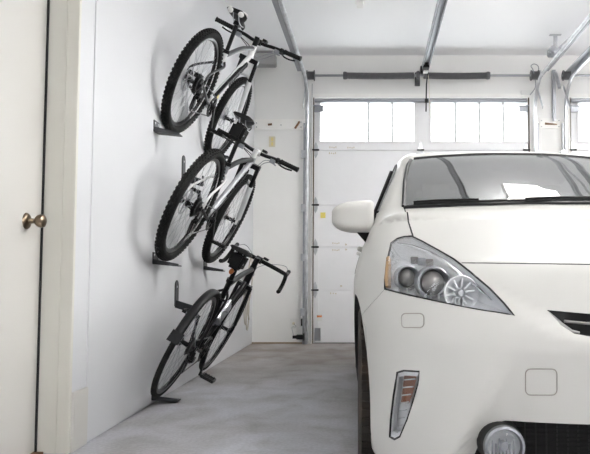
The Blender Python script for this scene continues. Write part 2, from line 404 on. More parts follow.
# ---- opener rail on the ceiling, with its trolley head and release cord
RXX = .575
orl = empty('garage_door_opener', (RXX, WY-.03, SZ)); tag(orl, 'long steel opener rail running back from above the garage door', 'door opener')
rb = MB(); y0, y1, zr = -.36, -6.4, .03
for s_ in (-1,1):
    rb.obox((s_*.034,(y0+y1)/2,zr+.015),(.003,0,0),(0,(y1-y0)/2,.03),(0,0,.022))
rb.obox((0,(y0+y1)/2,zr+.036),(.034,0,0),(0,(y1-y0)/2,.03),(0,0,.002))
rb.build('rail', M['galvd'], orl)
tp = MB()
for s_ in (-1,1): tp.tube([(s_*.022,y0+.1,zr-.02),(s_*.022,y1,zr+.02)], .004, 6)
tp.build('drive_chain', M['spring'], orl)
MB().box((-.035,-.46,-.02),(.035,-.30,.055)).tube([(0,-.32,.03),(-.0,-.03,.085)], .016, 8).box((-.03,-.03,.05),(.03,.026,.13)).build('header_bracket', M['dark'], orl, bevel=.004)
MB().box((-.02,-.36,-.035),(.03,-.28,.0)).build('trolley', M['wplas'], orl)
MB().tube([(.03,-.30,-.02),(.025,-.155,-.12),(.02,-.15,-.42)], .008, 6).lathe([(0,-.02),(.02,-.02),(.02,.02),(0,.02)], (.025,-.15,-.30), (0,0,1), 10).build('door_arm', M['dark'], orl)
MB().tube([(.03,-.29,-.03),(.05,-.165,-.06),(.065,-.16,-.48)], .0025, 5).build('release_cord', M['tan'], orl)
MB().box((-.14,y1-.35,-.12),(.14,y1,.10)).box((-.02,y1-.3,.10),(.02,y1-.25,CZ-SZ)).build('motor_housing', M['wplas'], orl, bevel=.01)
for (pname) in ('rail_hanger',):
    MB().box((-.012,-3.2,.05),(.012,-3.17,CZ-SZ)).build(pname, M['galvd'], orl)
# ---- fittings on the back wall
def wallbox(name, px0, py0, px1, py1, th, m, label, cat, bevel=.002, Y=WY, parent=None):
    a = atY(px0,py0,Y); b_ = atY(px1,py1,Y)
    o = MB().box((a.x,Y-th,b_.z),(b_.x,Y,a.z)).build(name, m, parent, bevel=bevel)
    if label: tag(o, label, cat)
    return o
bd = wallbox('painted_board', 255.5,119.5,306,130, .018, M['board'], 'white painted board with brown marks on the wall left of the door', 'board')
for (a, b_, c, d) in ((268,124.6,272,124.2), (295,128.5,299.5,121.5)):
    p, q = atY(a,b_,WY-.019), atY(c,d,WY-.019)
    MB().tube([p, q], .012, 6, flat=1).build('hook_mark', M['brown'], bd)
for (a, b_) in ((256.5,123),(256.5,127),(281,125),(301,122),(301,127)):
    p = atY(a,b_,WY-.018); MB().lathe([(0,-.003),(.006,-.002),(.007,0)], p, (0,1,0), 8).build('screw', M['galvd'], bd)
bd2 = wallbox('track_cover_board', 539.5,118.5,561,128.5, .018, M['board'], 'small white board with a rusty hook on the pillar behind the car', 'board')
p, q = atY(545,123.5,WY-.022), atY(557,124.4,WY-.022)
MB().tube([p, q], [.013,.006], 6).build('hook_mark', M['brown'], bd2)
for (a, b_) in ((541.5,120.5),(541.5,126.5),(559,120.5),(559,126.5)):
    p = atY(a,b_,WY-.018); MB().lathe([(0,-.003),(.006,-.002),(.007,0)], p, (0,1,0), 8).build('screw', M['galvd'], bd2)
spl_ = wallbox('switch_plate', 269,136.5,275.3,147, .006, M['tan'], 'tan switch cover plate under the white board', 'switch plate')
for k_ in (139.3,144): p = atY(272.2,k_,WY-.006); MB().box((p.x-.012,p.y-.004,p.z-.02),(p.x+.012,p.y,p.z+.02)).build('switch_toggle', M['yelst'], spl_)
ol = wallbox('outlet_plate', 290,318.5,297.5,329, .006, M['wplas'], 'white outlet plate low on the wall left of the door track', 'outlet')
p = atY(293.6,323.5,WY-.006)
MB().lathe([(0,-.004),(.014,-.003),(.016,0)], p, (0,1,0), 16).build('socket', M['tan'], ol)
sn = wallbox('outlet_box', 301,318.5,304.5,326, .02, M['dark'], 'small black box beside the white outlet plate', 'box')
ps = atY(300.5,337,WY-.13)
se = MB().box((ps.x-.045,ps.y-.03,ps.z-.025),(ps.x+.03,ps.y+.03,ps.z+.025)).build('safety_sensor', M['dark'], bevel=.005); tag(se, 'black photo eye sensor at the foot of the left door track', 'sensor')
MB().box((ps.x+.030,ps.y-.02,ps.z-.04),(ps.x+.038,ps.y+.125,ps.z+.04)).build('sensor_bracket', M['dark'], se)
MB().box((ps.x-.085,ps.y-.018,ps.z-.016),(ps.x-.045,ps.y+.018,ps.z+.016)).build('sensor_lens', M['dark'], se)
cbl = smooth_path([ps+Vector((-.08,.02,.02)), ps+Vector((-.10,.06,.10)), atY(296,327,WY-.012), atY(294,323.5,WY-.014)])
MB().tube(cbl, .003, 5).build('cord', M['galvd'], se)
wallbox('sticky_note', 320.5,212.5,325.5,218, .002, M['yellow'], 'yellow sticky note on the left side of the garage door', 'note', bevel=0, Y=WY+.012)
gb = atY(256,57,WY); gb2 = atY(277,68,WY)
g_ = MB().box((gb.x,WY-.16,gb2.z),(gb2.x,WY,gb.z)).build('junction_box', mat('grey_box',(.42,.42,.42),.6), bevel=.01); tag(g_, 'grey box high on the back wall behind the top bike handlebar', 'box')
sb = wallbox('door_sensor_box', 520.5,91,531,95.5, .04, M['wplas'], 'white sensor box under the shaft at the right door track', 'sensor box')
# wire loop over the drum
wl = [atY(530,95,SY), atY(535,88,SY), atY(535.5,80,SY), atY(533,70,SY-.06), atY(531,66,SY-.03), atY(534,64,SY), atY(538,66,SY), atY(539,72,SY+.03)]
MB().tube(smooth_path(wl), .005, 6).build('wire', M['galvd'], t1)
# angle iron strap near second door
bk = empty('steel_strap', (TR3-.10, WY-.03, 2.5)); tag(bk, 'perforated steel strap bolted up the pillar beside second door', 'strap')
MB().box((-.035,-.02,-.02),(.0,.03,.56)).build('upright', M['galvd'], bk)
MB().obox((-.0,-.09,.42),(.018,0,0),(0,.09,.12),(0,.004,-.004)).build('brace', M['galv'], bk)
# hanging end bracket with diagonal stay
pa = atY(555.5,52,6.9)
hb = empty('ceiling_hanger_bracket', (pa.x, 6.9, CZ)); tag(hb, 'galvanised hanger bracket with small motor under ceiling, above pillar', 'bracket')
dz = pa.z-CZ
m_ = MB(); m_.box((-.02,-.004,dz+.03),(.02,.004,0)); m_.box((-.06,-.02,-.005),(.06,.02,0)); m_.build('hanger_strap', M['galv'], hb)
m_ = MB(); m_.box((-.075,-.05,dz-.045),(.075,.05,dz+.035)); m_.lathe([(0,-.03),(.04,-.03),(.04,.03),(0,.03)], (-.045,-.06,dz), (0,1,0), 14); m_.build('bracket_body', M['galvd'], hb, bevel=.008)
MB().obox((.16,-.9,dz+.075),(.012,0,0),(.11,-.9,.03),(0,0,.012)).build('stay_bar', M['galv'], hb)
# small ceiling hook
pc = atZ(360,2,CZ)
ch = MB().box((pc.x-.03,pc.y-.03,CZ-.05),(pc.x+.03,pc.y+.03,CZ)).box((pc.x-.045,pc.y-.045,CZ-.012),(pc.x+.045,pc.y+.045,CZ)).build('ceiling_socket', M['wplas'], bevel=.006); tag(ch, 'small white socket on the ceiling at top edge', 'socket')
# rope coil hung on the left wall
hk = atX(247,262,WX+.02)
rc = MB()
for k in range(2):
    cy, cz = 7.05+.03*k, .50-.03*(k%3); a_, b_ = .10-.012*k, .25+.03*(k%2)
    rc.tube([(WX+.03+.012*k, cy+a_*math.sin(t), cz+b_*math.cos(t)) for t in [2*math.pi*i/36 for i in range(36)]], .0065, 6, closed=True)
rc.tube(smooth_path([(WX+.05,7.02,.73),(WX+.10,6.95,.95),(WX+.12,6.9,.70),(WX+.07,6.97,.42),(WX+.06,7.08,.30)]), .007, 6)
o_ = rc.build('rope_coil', M['rope']); tag(o_, 'coil of tan rope hanging low on the left wall near corner', 'rope')
MB().tube([(WX+.005,7.15,.76),(WX+.09,7.15,.75),(WX+.095,7.15,.775)], .006, 6).build('wall_hook', M['galvd'], o_)
# ---- added lights hung out of view; their uplights brighten the ceiling
def fill_light(x, y, w, l, pw, label):
    o = empty('fill_light', (x, y, CZ-.32)); tag(o, label, 'light', 'added unseen lights over the garage')
    MB().box((-w/2,-l/2,-.03),(w/2,l/2,.03)).build('housing', M['wplas'], o, bevel=.008)
    for sy in (-1,1): MB().tube([(0,sy*l*.4,.03),(0,sy*l*.4,.32)], .006, 6).build('suspension_rod', M['galv'], o)
    for sg, f, nm in ((-1,.72,'diffuser'),(1,2.6,'uplight_diffuser')):
        MB().box((-w/2+.02,-l/2+.02,sg*.031),(w/2-.02,l/2-.02,sg*.036)).build(nm, mat('lit_diffuser',(1,1,1),.5,emit=((1,.98,.95),4)), o)
        ld = bpy.data.lights.new('lamp', 'AREA'); ld.shape = 'RECTANGLE'; ld.size = w-.05; ld.size_y = l-.05; ld.energy = pw*f; ld.color = (1,.985,.96)
        lo = bpy.data.objects.new('lamp', ld); COL.objects.link(lo); lo.parent = o; lo.location = (0,0,sg*.04)
        if sg > 0: lo.rotation_euler = (math.pi,0,0)
    return o
# ================================================================ THE BICYCLES
# local frame: +y forward, +x right (drive side), +z up, origin at the rear tyre's contact point
def wheel(name, cy, cz, Ro, tw, parent, rimm, rear, disc, knobby, steer=None, sidewall=None):
    """tyre is the parent mesh; rim, spokes, hub, disc are its children"""
    c = V(0, cy, cz); X = (1,0,0)
    t = MB(); rt = tw/2; Rc = Ro-rt*1.0; n = 72
    prof = [(Rc+rt*math.cos(a)*1.0, rt*math.sin(a)) for a in [2*math.pi*k/14 for k in range(14)]]
    t.lathe(prof, c, X, n, closed_prof=True)
    if knobby:
        K = 74
        for k in range(K):
            for (off, wd, ph) in ((0,.009,0), (-.013,.007,.5), (.013,.007,.5), (-.023,.006,0), (.023,.006,0)):
                if off == 0 and k % 1: continue
                a = 2*math.pi*(k+ph)/K; ang = math.asin(max(-1,min(1,off/rt)))*.95
                rr = Rc+rt*math.cos(ang)+.0012; e = V(0, math.cos(a), math.sin(a)); tt = V(0,-math.sin(a), math.cos(a))
                nr = e*math.cos(ang)+V(1,0,0)*math.sin(ang); lat = V(1,0,0)*math.cos(ang)-e*math.sin(ang)
                t.obox(c+e*(rr-rt*0)+V(1,0,0)*rt*math.sin(ang)*1.0, lat*wd*.5, tt*.0085, nr*.0042)
    w = t.build(name, M['rubber'], parent, smooth=40)
    rr = Rc-rt+.004
    r = MB(); r.lathe([(rr,.011),(rr-.004,.0125),(rr-.018,.010),(rr-.024,.0),(rr-.018,-.010),(rr-.004,-.0125),(rr,-.011)], c, X, n, closed_prof=True)
    r.build('rim', rimm, w)
    s = MB(); Rs = rr-.021
    for k in range(32):
        a = 2*math.pi*k/32; sd = 1 if k % 2 else -1; da = (.55 if (k//2) % 2 else -.55)
        h = c+V(sd*.030, .022*math.cos(a+da*1.8), .022*math.sin(a+da*1.8)); q = c+V(sd*.002, Rs*math.cos(a), Rs*math.sin(a))
        s.tube([h, q], .0012, 3, cap=False)
    s.build('spokes', M['spoke'], w)
    h = MB(); h.lathe([(0,-.056),(.010,-.056),(.010,-.036),(.026,-.034),(.026,-.028),(.014,-.024),(.014,.024),(.026,.028),(.026,.034),(.010,.036),(.010,.056),(0,.056)], c, X, 18)
    h.build('hub', M['blackm'], w)
    if disc:
        d = MB(); dx = -.044; ro = .085
        d.lathe([(ro,dx-.001),(ro-.012,dx-.001),(ro-.012,dx+.001),(ro,dx+.001)], c, X, 40, closed_prof=True)
        for k in range(6):
            a = 2*math.pi*k/6
            d.tube([c+V(dx,.018*math.cos(a),.018*math.sin(a)), c+V(dx,(ro-.01)*math.cos(a+.5),(ro-.01)*math.sin(a+.5))], .003, 5)
        d.lathe([(0,dx-.003),(.022,dx-.003),(.022,dx+.003),(0,dx+.003)], c, X, 16)
        d.build('disc_rotor', M['spoke'], w)
    return w
def gear(mb, c, x, r, teeth, th=.002, hole=.6):
    mb.lathe([(r,x-th),(r*hole,x-th),(r*hole,x+th),(r,x+th)], c, (1,0,0), 40, closed_prof=True)
    for k in range(teeth):
        a = 2*math.pi*k/teeth
        e = V(0,math.cos(a),math.sin(a)); t = V(0,-math.sin(a),math.cos(a))
        mb.obox(c+V(x,0,0)+e*(r+.001), (th*.8,0,0), t*(r*.055 if teeth < 20 else .0028), e*.004)
def pedal(parent, c, m):
    p = MB(); x = c.x
    p.box((x, c.y-.045, c.z-.011), (x+.008*math.copysign(1,x), c.y+.045, c.z+.011))
    s = math.copysign(1, x)
    p.box((x+s*.085, c.y-.040, c.z-.011), (x+s*.093, c.y+.040, c.z+.011))
    p.box((x, c.y-.047, c.z-.010), (x+s*.09, c.y-.036, c.z+.010)); p.box((x, c.y+.036, c.z-.010), (x+s*.09, c.y+.047, c.z+.010))
    p.tube([c, c+V(s*.09,0,0)], .010, 10)
    for k in range(4): 
        for q in (-1,1): p.box((x+s*(.012+.02*k), c.y+q*.049, c.z-.006),(x+s*(.018+.02*k), c.y+q*.044, c.z+.014))
    return p.build('pedal', m, parent, bevel=.0015)
def bicycle(loc, lean, yaw, pitch, P, label):
    root = empty('bicycle', loc); tag(root, label, 'bicycle', 'bicycles hung one above another')
    root.rotation_mode = 'QUATERNION'
    root.rotation_quaternion = Matrix.Rotation(yaw,3,'Z').to_quaternion() @ Matrix.Rotation(lean,3,'Y').to_quaternion() @ Matrix.Rotation(pitch,3,'X').to_quaternion()
    Rw, tw, WB = P['R'], P['tw'], P['wb']; mtb = P['mtb']
    ra = V(0,0,Rw); bb = V(0, P['cs'], Rw-P['drop']); fa = V(0, WB, Rw)
    sa = R(P['sta']); ha = R(P['hta']); su = V(0,-math.cos(sa),math.sin(sa)); hu = V(0,-math.cos(ha),math.sin(ha))
    st_top = bb+su*P['stl']
    off = V(0,1,0)*P['rake']/math.sin(ha)
    crown = fa - off + hu*P['fork']; hb_ = crown+hu*.012; ht = hb_+hu*P['htl']
    fm, f2 = P['paint'], P['paint2']
    # --- frame: main triangle, with second-colour tubes as parts
    fr = MB(); j = 12
    dt = smooth_path([hb_+hu*.02, (hb_+bb)/2+V(0,.0,-.006), bb], 5)
    fr.tube(dt, [.019+.004*math.sin(math.pi*k/(len(dt)-1)) for k in range(len(dt))], j)
    fr.tube([bb, st_top], .0175, j)
    fr.lathe([(0,-.037),(.024,-.037),(.024,.037),(0,.037)], bb, (1,0,0), 20)
    fr.tube([hb_-hu*.002, ht], [.025,.023], 14)
    frame = fr.build('frame', fm, root)
    tt = MB(); tj = st_top-su*P.get('ttd',.03)
    pth = smooth_path([ht-hu*.025, (ht+tj)/2+V(0,0,.012 if mtb else .0), tj], 5)
    tt.tube(pth, .0175, j); tt.build('top_tube', f2, frame)
    cs = MB(); drop = ra+V(0,.0,.0)
    for s in (-1,1):
        cs.tube(smooth_path([bb+V(s*.030,-.03,0), bb+V(s*.045,-.16,.005), ra+V(s*.064,.05,-.005), ra+V(s*.066,.01,0)]), .0095, 8)
        cs.obox(ra+V(s*.066,.0,.0), (.003,0,0), (0,.022,0), (0,0,.020))
    cs.tube([bb+V(-.04,-.075,.0), bb+V(.04,-.075,.0)], .010, 8)
    cs.build('chainstay', f2, frame)
    ss = MB(); sj = st_top-su*.075
    for s in (-1,1):
        ss.tube(smooth_path([sj+V(s*.014,0,0), sj+V(s*.046,-.07,-.05), ra+V(s*.066,.03,.10), ra+V(s*.066,.002,.012)]), .0085, 8)
    ss.tube([sj+V(-.046,-.07,-.05), sj+V(.046,-.07,-.05)], .008, 8)
    ss.build('seatstay', P.get('paint3', f2), frame)
    # decal lettering blocks along the down tube (unreadable at this size: a row of strokes)
    if P.get('decal'):
        d = MB(); ax = (bb-hb_).normalized(); nrm = V(1,0,0); up = ax.cross(nrm)
        p0 = hb_+ax*.10
        dk = P['decal_n']
        for k in range(dk):
            q = p0+ax*(.034*k)+V(.0245,0,0)
            d.obox(q-ax*.009, (.0035,0,0), ax*.0045+up*.003, up*.015-ax*.003); d.obox(q+ax*.003+up*.011*(1 if k%2 else -1), (.0035,0,0), ax*.011, up*.0045)
            if k % 3: d.obox(q+ax*.010, (.0035,0,0), ax*.004, up*.014)
        d.build('frame_lettering', P['decal'], frame)
        s_ = MB(); q0 = p0-ax*.03
        s_.obox((hb_+bb)/2+V(.0135,0,0)+up*.017*P.get('dside',-1), (.012,0,0), ax*.25, up*.008); s_.build('frame_stripe', P['stripe'], frame)
    if P.get('sticker'):
        q = bb+(hb_-bb)*.16+V(.026,0,0); ax = (hb_-bb).normalized()
        MB().obox(q, (.003,0,0), ax*.022, ax.cross(V(1,0,0))*.014).build('yellow_sticker', M['yelst'], frame)
    # --- wheels
    wheel('rear_wheel', 0, Rw, Rw, tw, root, P['rim'], True, P['disc'], mtb)
    steer = P.get('steer', 0)
    fork_root = root
    if mtb:   # pale strokes of lettering on the rim wall
        rw_ = [o for o in bpy.data.objects if o.parent == root and o.name.startswith('rear_wheel')][0]
        lt = MB(); rr_ = Rw-tw-.008
        for k in range(20):
            a_ = R(-42+4.6*k); e_ = V(0,math.cos(a_),math.sin(a_)); t_ = V(0,-math.sin(a_),math.cos(a_))
            lt.obox(ra+V(.0122,0,0)+e_*(rr_-.002*(k%2)), (.0010,0,0), t_*(.006+.003*(k%3)), e_*.0065)
        lt.build('rim_lettering', M['white'], rw_)
    w2 = wheel('front_wheel', WB, Rw, Rw, tw, root, P['rim'], False, P['disc'], mtb)
    # --- cassette, chain, derailleur
    cg = MB()
    for k in range(8):
        gear(cg, ra, .024+.0038*k, (.068 if mtb else .055)-.0052*k, 24-2*k, .0008, .3)
    cg.build('cassette', M['blackm'], root)
    rd = MB(); g1 = ra+V(.050,.015,-.085); g2 = ra+V(.048,.040,-.155)
    rd.tube([ra+V(.068,-.005,-.02), ra+V(.075,-.03,-.055), g1+V(.015,0,0)], .011, 8)
    rd.obox((g1+g2)/2+V(.007,0,0), (.002,0,0), (g2-g1)*.6, V(0,.014,.005)); rd.obox((g1+g2)/2-V(.007,0,0), (.002,0,0), (g2-g1)*.6, V(0,.014,.005))
    for g in (g1, g2): gear(rd, g, 0, .019, 11, .002, .25)
    rd.box((.06,-.03,Rw-.075),(.088,.02,Rw-.045))
    rd.build('rear_derailleur', M['blackm'], root)
    cr = P['cr']; Rr = P['ring']
    cp = MB(); a0 = P['crank']; cd = V(0,math.cos(a0),math.sin(a0))
    gear(cp, bb, .044, Rr, 32 if mtb else 44, .0015, .78)
    gear(cp, bb, .037, Rr*.78, 24, .0015, .78)
    for k in range(5):
        a = a0+2*math.pi*k/5; cp.tube([bb+V(.046,0,0), bb+V(.044,Rr*.85*math.cos(a),Rr*.85*math.sin(a))], .007, 6)
    cp.tube([bb+V(-.055,0,0), bb+V(.055,0,0)], .014, 12)
    cp.lathe([(0,.04),(.025,.04),(.022,.062),(0,.064)], bb, (1,0,0), 18)
    crank = cp.build('chainring', M['blackm'], root)
    for s in (1,-1):
        ca = MB(); e = bb+cd*cr*s+V(s*.085,0,0)
        ca.obox((bb+V(s*.062,0,0)+e)/2, (.0065,0,0), (e-bb-V(s*.062,0,0))*.5, cd.cross(V(1,0,0))*.012)
        ca.lathe([(0,-.008),(.017,-.008),(.017,.008),(0,.008)], bb+V(s*.062,0,0), (1,0,0), 14).lathe([(0,-.008),(.015,-.008),(.015,.008),(0,.008)], e, (1,0,0), 14)
        a_ = ca.build('crank_arm', P.get('crankm', M['blackm']), crank, bevel=.002)
        pedal(root, e+V(s*.012,0,0), M['dark'])
    # chain: upper run, lower run through the cage
    c_ = MB(); cx = .040; rc_ = .045
    def loop():
        pts = []
        up = math.pi/2
        for k in range(9): a = up-.02+(math.pi)*k/8*-1; pts.append(bb+V(cx,Rr*math.cos(a),Rr*math.sin(a)))
        pts.append(g2+V(0,.01,-.02)); pts.append(g2+V(0,-.018,-.006)); pts.append(g1+V(0,.02,.0)); pts.append(g1+V(0,.004,.018))
        for k in range(7): a = -1.3-math.pi*k/6; pts.append(ra+V(cx,rc_*math.cos(a),rc_*math.sin(a)))
        return pts
    c_.tube(loop(), .0042, 5, closed=True, flat=1.0, up=(1,0,0)); c_.build('chain', M['spring'], root)
    # --- seatpost and saddle
    sp = MB(); s_top = bb+su*P['sh']
    sp.tube([st_top-su*.01, s_top], .0145, 12); sp.lathe([(.018,-.012),(.024,-.012),(.024,.012),(.018,.012)], st_top, su, 16, closed_prof=True)
    sp.obox(s_top+su*.008, (.020,0,0), (0,.024,0), (0,0,.013)); sp.build('seatpost', M['blackm'], root)
    sd = MB(); sc = s_top+V(0,0,.050)
    stn = [(-.135,.062,.012),(-.120,.074,.014),(-.09,.076,.011),(-.05,.062,.004),(0,.040,0),(.05,.024,0),(.10,.019,.0),(.14,.016,-.003),(.155,.008,-.008)]
    vs = []; n = 12
    for (y, hw, dzz) in stn:
        for k in range(n):
            a = 2*math.pi*k/n; cc, s2 = math.cos(a), math.sin(a)
            th = .013 if s2 > 0 else .022
            zz = s2*th - (.010*abs(cc)**3)
            if abs(cc) < .5 and s2 > 0 and y < .1: zz -= .005
            vs.append(sc+V(hw*cc, y, dzz+zz))
    fs = [(i*n+k, i*n+(k+1)%n, (i+1)*n+(k+1)%n, (i+1)*n+k) for i in range(len(stn)-1) for k in range(n)]
    fs += [tuple(range(n))[::-1], tuple((len(stn)-1)*n+k for k in range(n))]
    sd.add(vs, fs); so = sd.build('saddle', M['saddle'], root, smooth=60)
    rl = MB()
    for s in (-1,1): rl.tube(smooth_path([sc+V(s*.020,-.115,-.006), sc+V(s*.022,-.05,-.034), sc+V(s*.022,.04,-.034), sc+V(s*.010,.125,-.010)]), .0036, 6)
    rl.build('saddle_rails', M['alu'], so)
    if P.get('saddle_white'):
        for s in (-1,1):
            wv = MB()
            wv.sphere(sc+V(s*.050,-.100,.014), .026, (1.0,1.2,.52), 12)
            wv.sphere(sc+V(s*.040,-.132,-.004), .022, (1.0,.7,.9), 12)
            wv.build('saddle_panel', M['swhite'], so)
    # --- fork
    fk = MB(); lx = .062 if mtb else .048
    legs_top = crown - V(0,0,0)
    if mtb:
        fk.obox(crown+hu*.0, (.078,0,0), (0,.020,.006), hu*.018)
        for s in (-1,1): fk.tube([crown+V(s*lx,.012,0)+hu*.015, crown+V(s*lx,.012,0)-hu*.17], .0155, 12)
        fk.tube([crown, hb_+hu*.01], .020, 12)
        fo = fk.build('fork', M['blackm'], root)
        lo = MB()
        for s in (-1,1):
            a_ = crown+V(s*lx,.012,0)-hu*.155; lo.tube([a_, fa+V(s*lx,-.004,.03)], [.022,.019], 12)
            lo.obox(fa+V(s*.060,-.001,.008), (.008,0,0), (0,.014,0), (0,0,.028))
        ar = [crown+V(lx*math.cos(t),.012+.020,0)-hu*(.16-.045*math.sin(t)) for t in [math.pi*k/10 for k in range(11)]]
        lo.tube(ar, .011, 8); lo.build('fork_lower_leg', P['forkm'], fo)
    else:
        fk.obox(crown, (.054,0,0), (0,.016,.004), hu*.014)
        for s in (-1,1): fk.tube(smooth_path([crown+V(s*lx,0,0), crown+V(s*.052,0,0)-hu*.22, fa+V(s*.052,-.004,.05), fa+V(s*.052,0,0)]), [.0135]*12+[.009]*7, 10)
        fk.tube([crown, hb_+hu*.01], .018, 12)
        fo = fk.build('fork', P['forkm'], root)
    # --- stem, bar, grips, levers (turned with the steering about the head axis)
    sr = Matrix.Rotation(steer, 3, hu); piv = ht
    def T(p): return piv + sr @ (Vector(p)-piv)
    stt = ht+hu*.045; clamp = stt+V(0,P['stem'],P['stem']*.12)
    stm = MB(); stm.tube([T(ht), T(stt+hu*.025)], [.021,.019], 12); stm.tube([T(stt), T(clamp)], [.019,.018], 10); stm.tube([T(clamp+V(-.024,0,0)), T(clamp+V(.024,0,0))], .025, 14)
    stem = stm.build('stem', P.get('stemm', M['blackm']), root)
    if mtb:
        hw = P['bar']/2; rise = P.get('rise', .012)
        bp = [clamp+V(-hw,-.045,rise), clamp+V(-hw+.14,-.022,rise), clamp+V(-.12,-.003,rise*.8), clamp+V(-.05,0,0), clamp+V(.05,0,0), clamp+V(.12,-.003,rise*.8), clamp+V(hw-.14,-.022,rise), clamp+V(hw,-.045,rise)]
        br = MB(); br.tube([T(p) for p in smooth_path(bp, 4)], .0135, 12); bar = br.build('handlebar', M['blackm'], root)
        for s in (-1,1):
            e = clamp+V(s*hw,-.045,rise); i_ = clamp+V(s*(hw-.135),-.0235,rise)
            g = MB(); g.tube([T(i_), T(e)], .0175, 12)
            for t in (0,1): g.lathe([(.0,-.005),(.020,-.005),(.020,.005),(0,.005)], T(i_ if t == 0 else e), T(e)-T(i_), 14)
            for k in range(7):
                q = i_+(e-i_)*(k+1)/8; g.lathe([(.0175,-.004),(.0188,0),(.0175,.004)], T(q), T(e)-T(i_), 12)
            g.build('grip', M['rubber'], bar)
            b0 = clamp+V(s*(hw-.165),-.018,rise)
            lv = MB(); lv.lathe([(.014,-.010),(.019,-.010),(.019,.010),(.014,.010)], T(b0), T(e)-T(i_), 14, closed_prof=True)
            lv.obox(T(b0+V(-s*.005,.028,-.012)), sr@V(.024,0,0), sr@V(0,.014,0), sr@V(0,0,.011))
            lv.tube([T(p) for p in smooth_path([b0+V(s*.0,.036,-.016), b0+V(s*.03,.058,-.024), b0+V(s*.075,.050,-.026), b0+V(s*.12,.034,-.020)])], [.0065]*19, 8)
            lv.build('brake_lever', M['blackm'], bar)
            sh = MB(); sh.obox(T(b0+V(-s*.035,.010,-.025)), sr@V(.020,0,0), sr@V(0,.018,0), sr@V(0,0,.016)); sh.tube([T(b0+V(-s*.03,.01,-.035)), T(b0+V(s*.005,-.012,-.045))], .006, 8)
            sh.build('shifter', M['galvd'], bar, bevel=.004)
        # cables looping ahead of the head tube
        for k, (s, tgt) in enumerate(((1, ht+V(.024,.02,-.06)), (-1, ht+V(-.024,.02,-.06)), (1, crown+V(.03,.03,.02)), (-1, crown+V(-.03,.03,.0)))):
            b0 = clamp+V(s*(hw-.19),.02,rise-.02)
            cb = MB().tube([T(p) for p in smooth_path([b0, b0+V(-s*.09,.09+.012*k,-.015-.01*k), clamp+V(s*.02,.10+.012*k,-.085-.012*k), tgt], 7)], .0028, 6)
            cb.build('brake_cable' if k > 1 else 'gear_cable', M['dark'] if k % 2 else M['galvd'], bar)
    else:
        hw = .215; d = []
        bar_pts = []
        def side(s): 
            return [clamp+V(s*.05,0,0), clamp+V(s*.12,.004,0), clamp+V(s*(hw-.03),.012,-.002), clamp+V(s*hw,.045,-.008), clamp+V(s*(hw+.004),.088,-.030), clamp+V(s*(hw+.01),.092,-.078), clamp+V(s*(hw+.014),.058,-.118), clamp+V(s*(hw+.018),.015,-.132), clamp+V(s*(hw+.020),-.030,-.134)]
        lft = side(-1)[::-1]; rgt = side(1)
        br = MB(); br.tube([T(p) for p in smooth_path(lft+rgt, 5)], .0150, 10); bar = br.build('handlebar', M['rubber'], root)
        for s in (-1,1):
            hd = clamp+V(s*(hw+.002),.078,-.012)
            lv = MB(); lv.tube([T(p) for p in smooth_path([hd+V(0,-.01,.0), hd+V(0,.035,.014), hd+V(0,.062,.034)])], [.016]*6+[.015]*6+[.012], 10)
            lv.tube([T(p) for p in smooth_path([hd+V(0,.055,.012), hd+V(s*.005,.062,-.035), hd+V(s*.010,.048,-.085), hd+V(s*.012,.038,-.105)])], .0062, 8)
            lv.build('brake_lever', M['blackm'], bar)
            MB().tube([T(p) for p in smooth_path([hd+V(0,.05,.02), hd+V(-s*.05,.11,.05), clamp+V(s*.07,.10,.0), clamp+V(s*.01,.04,-.06), ht+V(s*.02,.02,-.06)], 7)], .0026, 6).build('brake_cable', M['galvd'], bar)
    # small head unit / light on the bar
    MB().obox(T(clamp+V(.045,.0,.028)), sr@V(.018,0,0), sr@V(0,.022,0), sr@V(0,0,.009)).build('bar_computer', M['dark'], bar)
    # --- accessories
    if P.get('saddle_bag'):
        q = sc+V(0,-.06,-.092+P.get('bagz',0))
        bg = MB().box(tuple(q-V(.045,.055,.055)), tuple(q+V(.045,.085,.055))).build('saddle_bag', M['bag'], root, bevel=.018)
        MB().box(tuple(q+V(-.046,-.02,-.012)), tuple(q+V(.046,-.005,.0))).build('bag_strap', M['galvd'], bg)
        if P.get('taillight'): MB().sphere(q+V(.0,-.01,-.075), .015, (1,.8,1.3), 12).tube([q+V(0,.0,-.075), q+V(0,.055,-.075)], .007, 6).build('tail_light', M['orange'], root)
    if P.get('bottle'):
        for (a_, b_, f, m_) in ((hb_, bb, .55, M['alu']),):
            ax = (a_-b_).normalized(); nn = V(1,0,0).cross(ax); nn = nn if nn.z > 0 else -nn
            c0 = b_+(a_-b_)*.28+nn*.070
            bo = MB(); bo.lathe([(0,0),(.034,.002),(.036,.01),(.036,.075),(.031,.085),(.036,.095),(.036,.15),(.030,.168),(.020,.176),(.020,.19),(.010,.195),(.009,.212),(0,.212)], c0, ax, 24)
            bo.build('water_bottle', m_, root, label='silver water bottle')
            cgm = MB()
            for s in (-1,1):
                cgm.tube(smooth_path([c0-nn*.036-ax*.0+V(s*.012,0,0), c0+V(s*.040,0,0), c0+nn*.040+ax*.06+V(s*.012,0,0), c0+ax*.11+V(s*.040,0,0), c0-nn*.036+ax*.12+V(s*.012,0,0)]), .003, 6)
            cgm.tube([c0-nn*.036-ax*.01, c0-nn*.036+ax*.14], .005, 6); cgm.build('bottle_cage', M['galvd'], root)
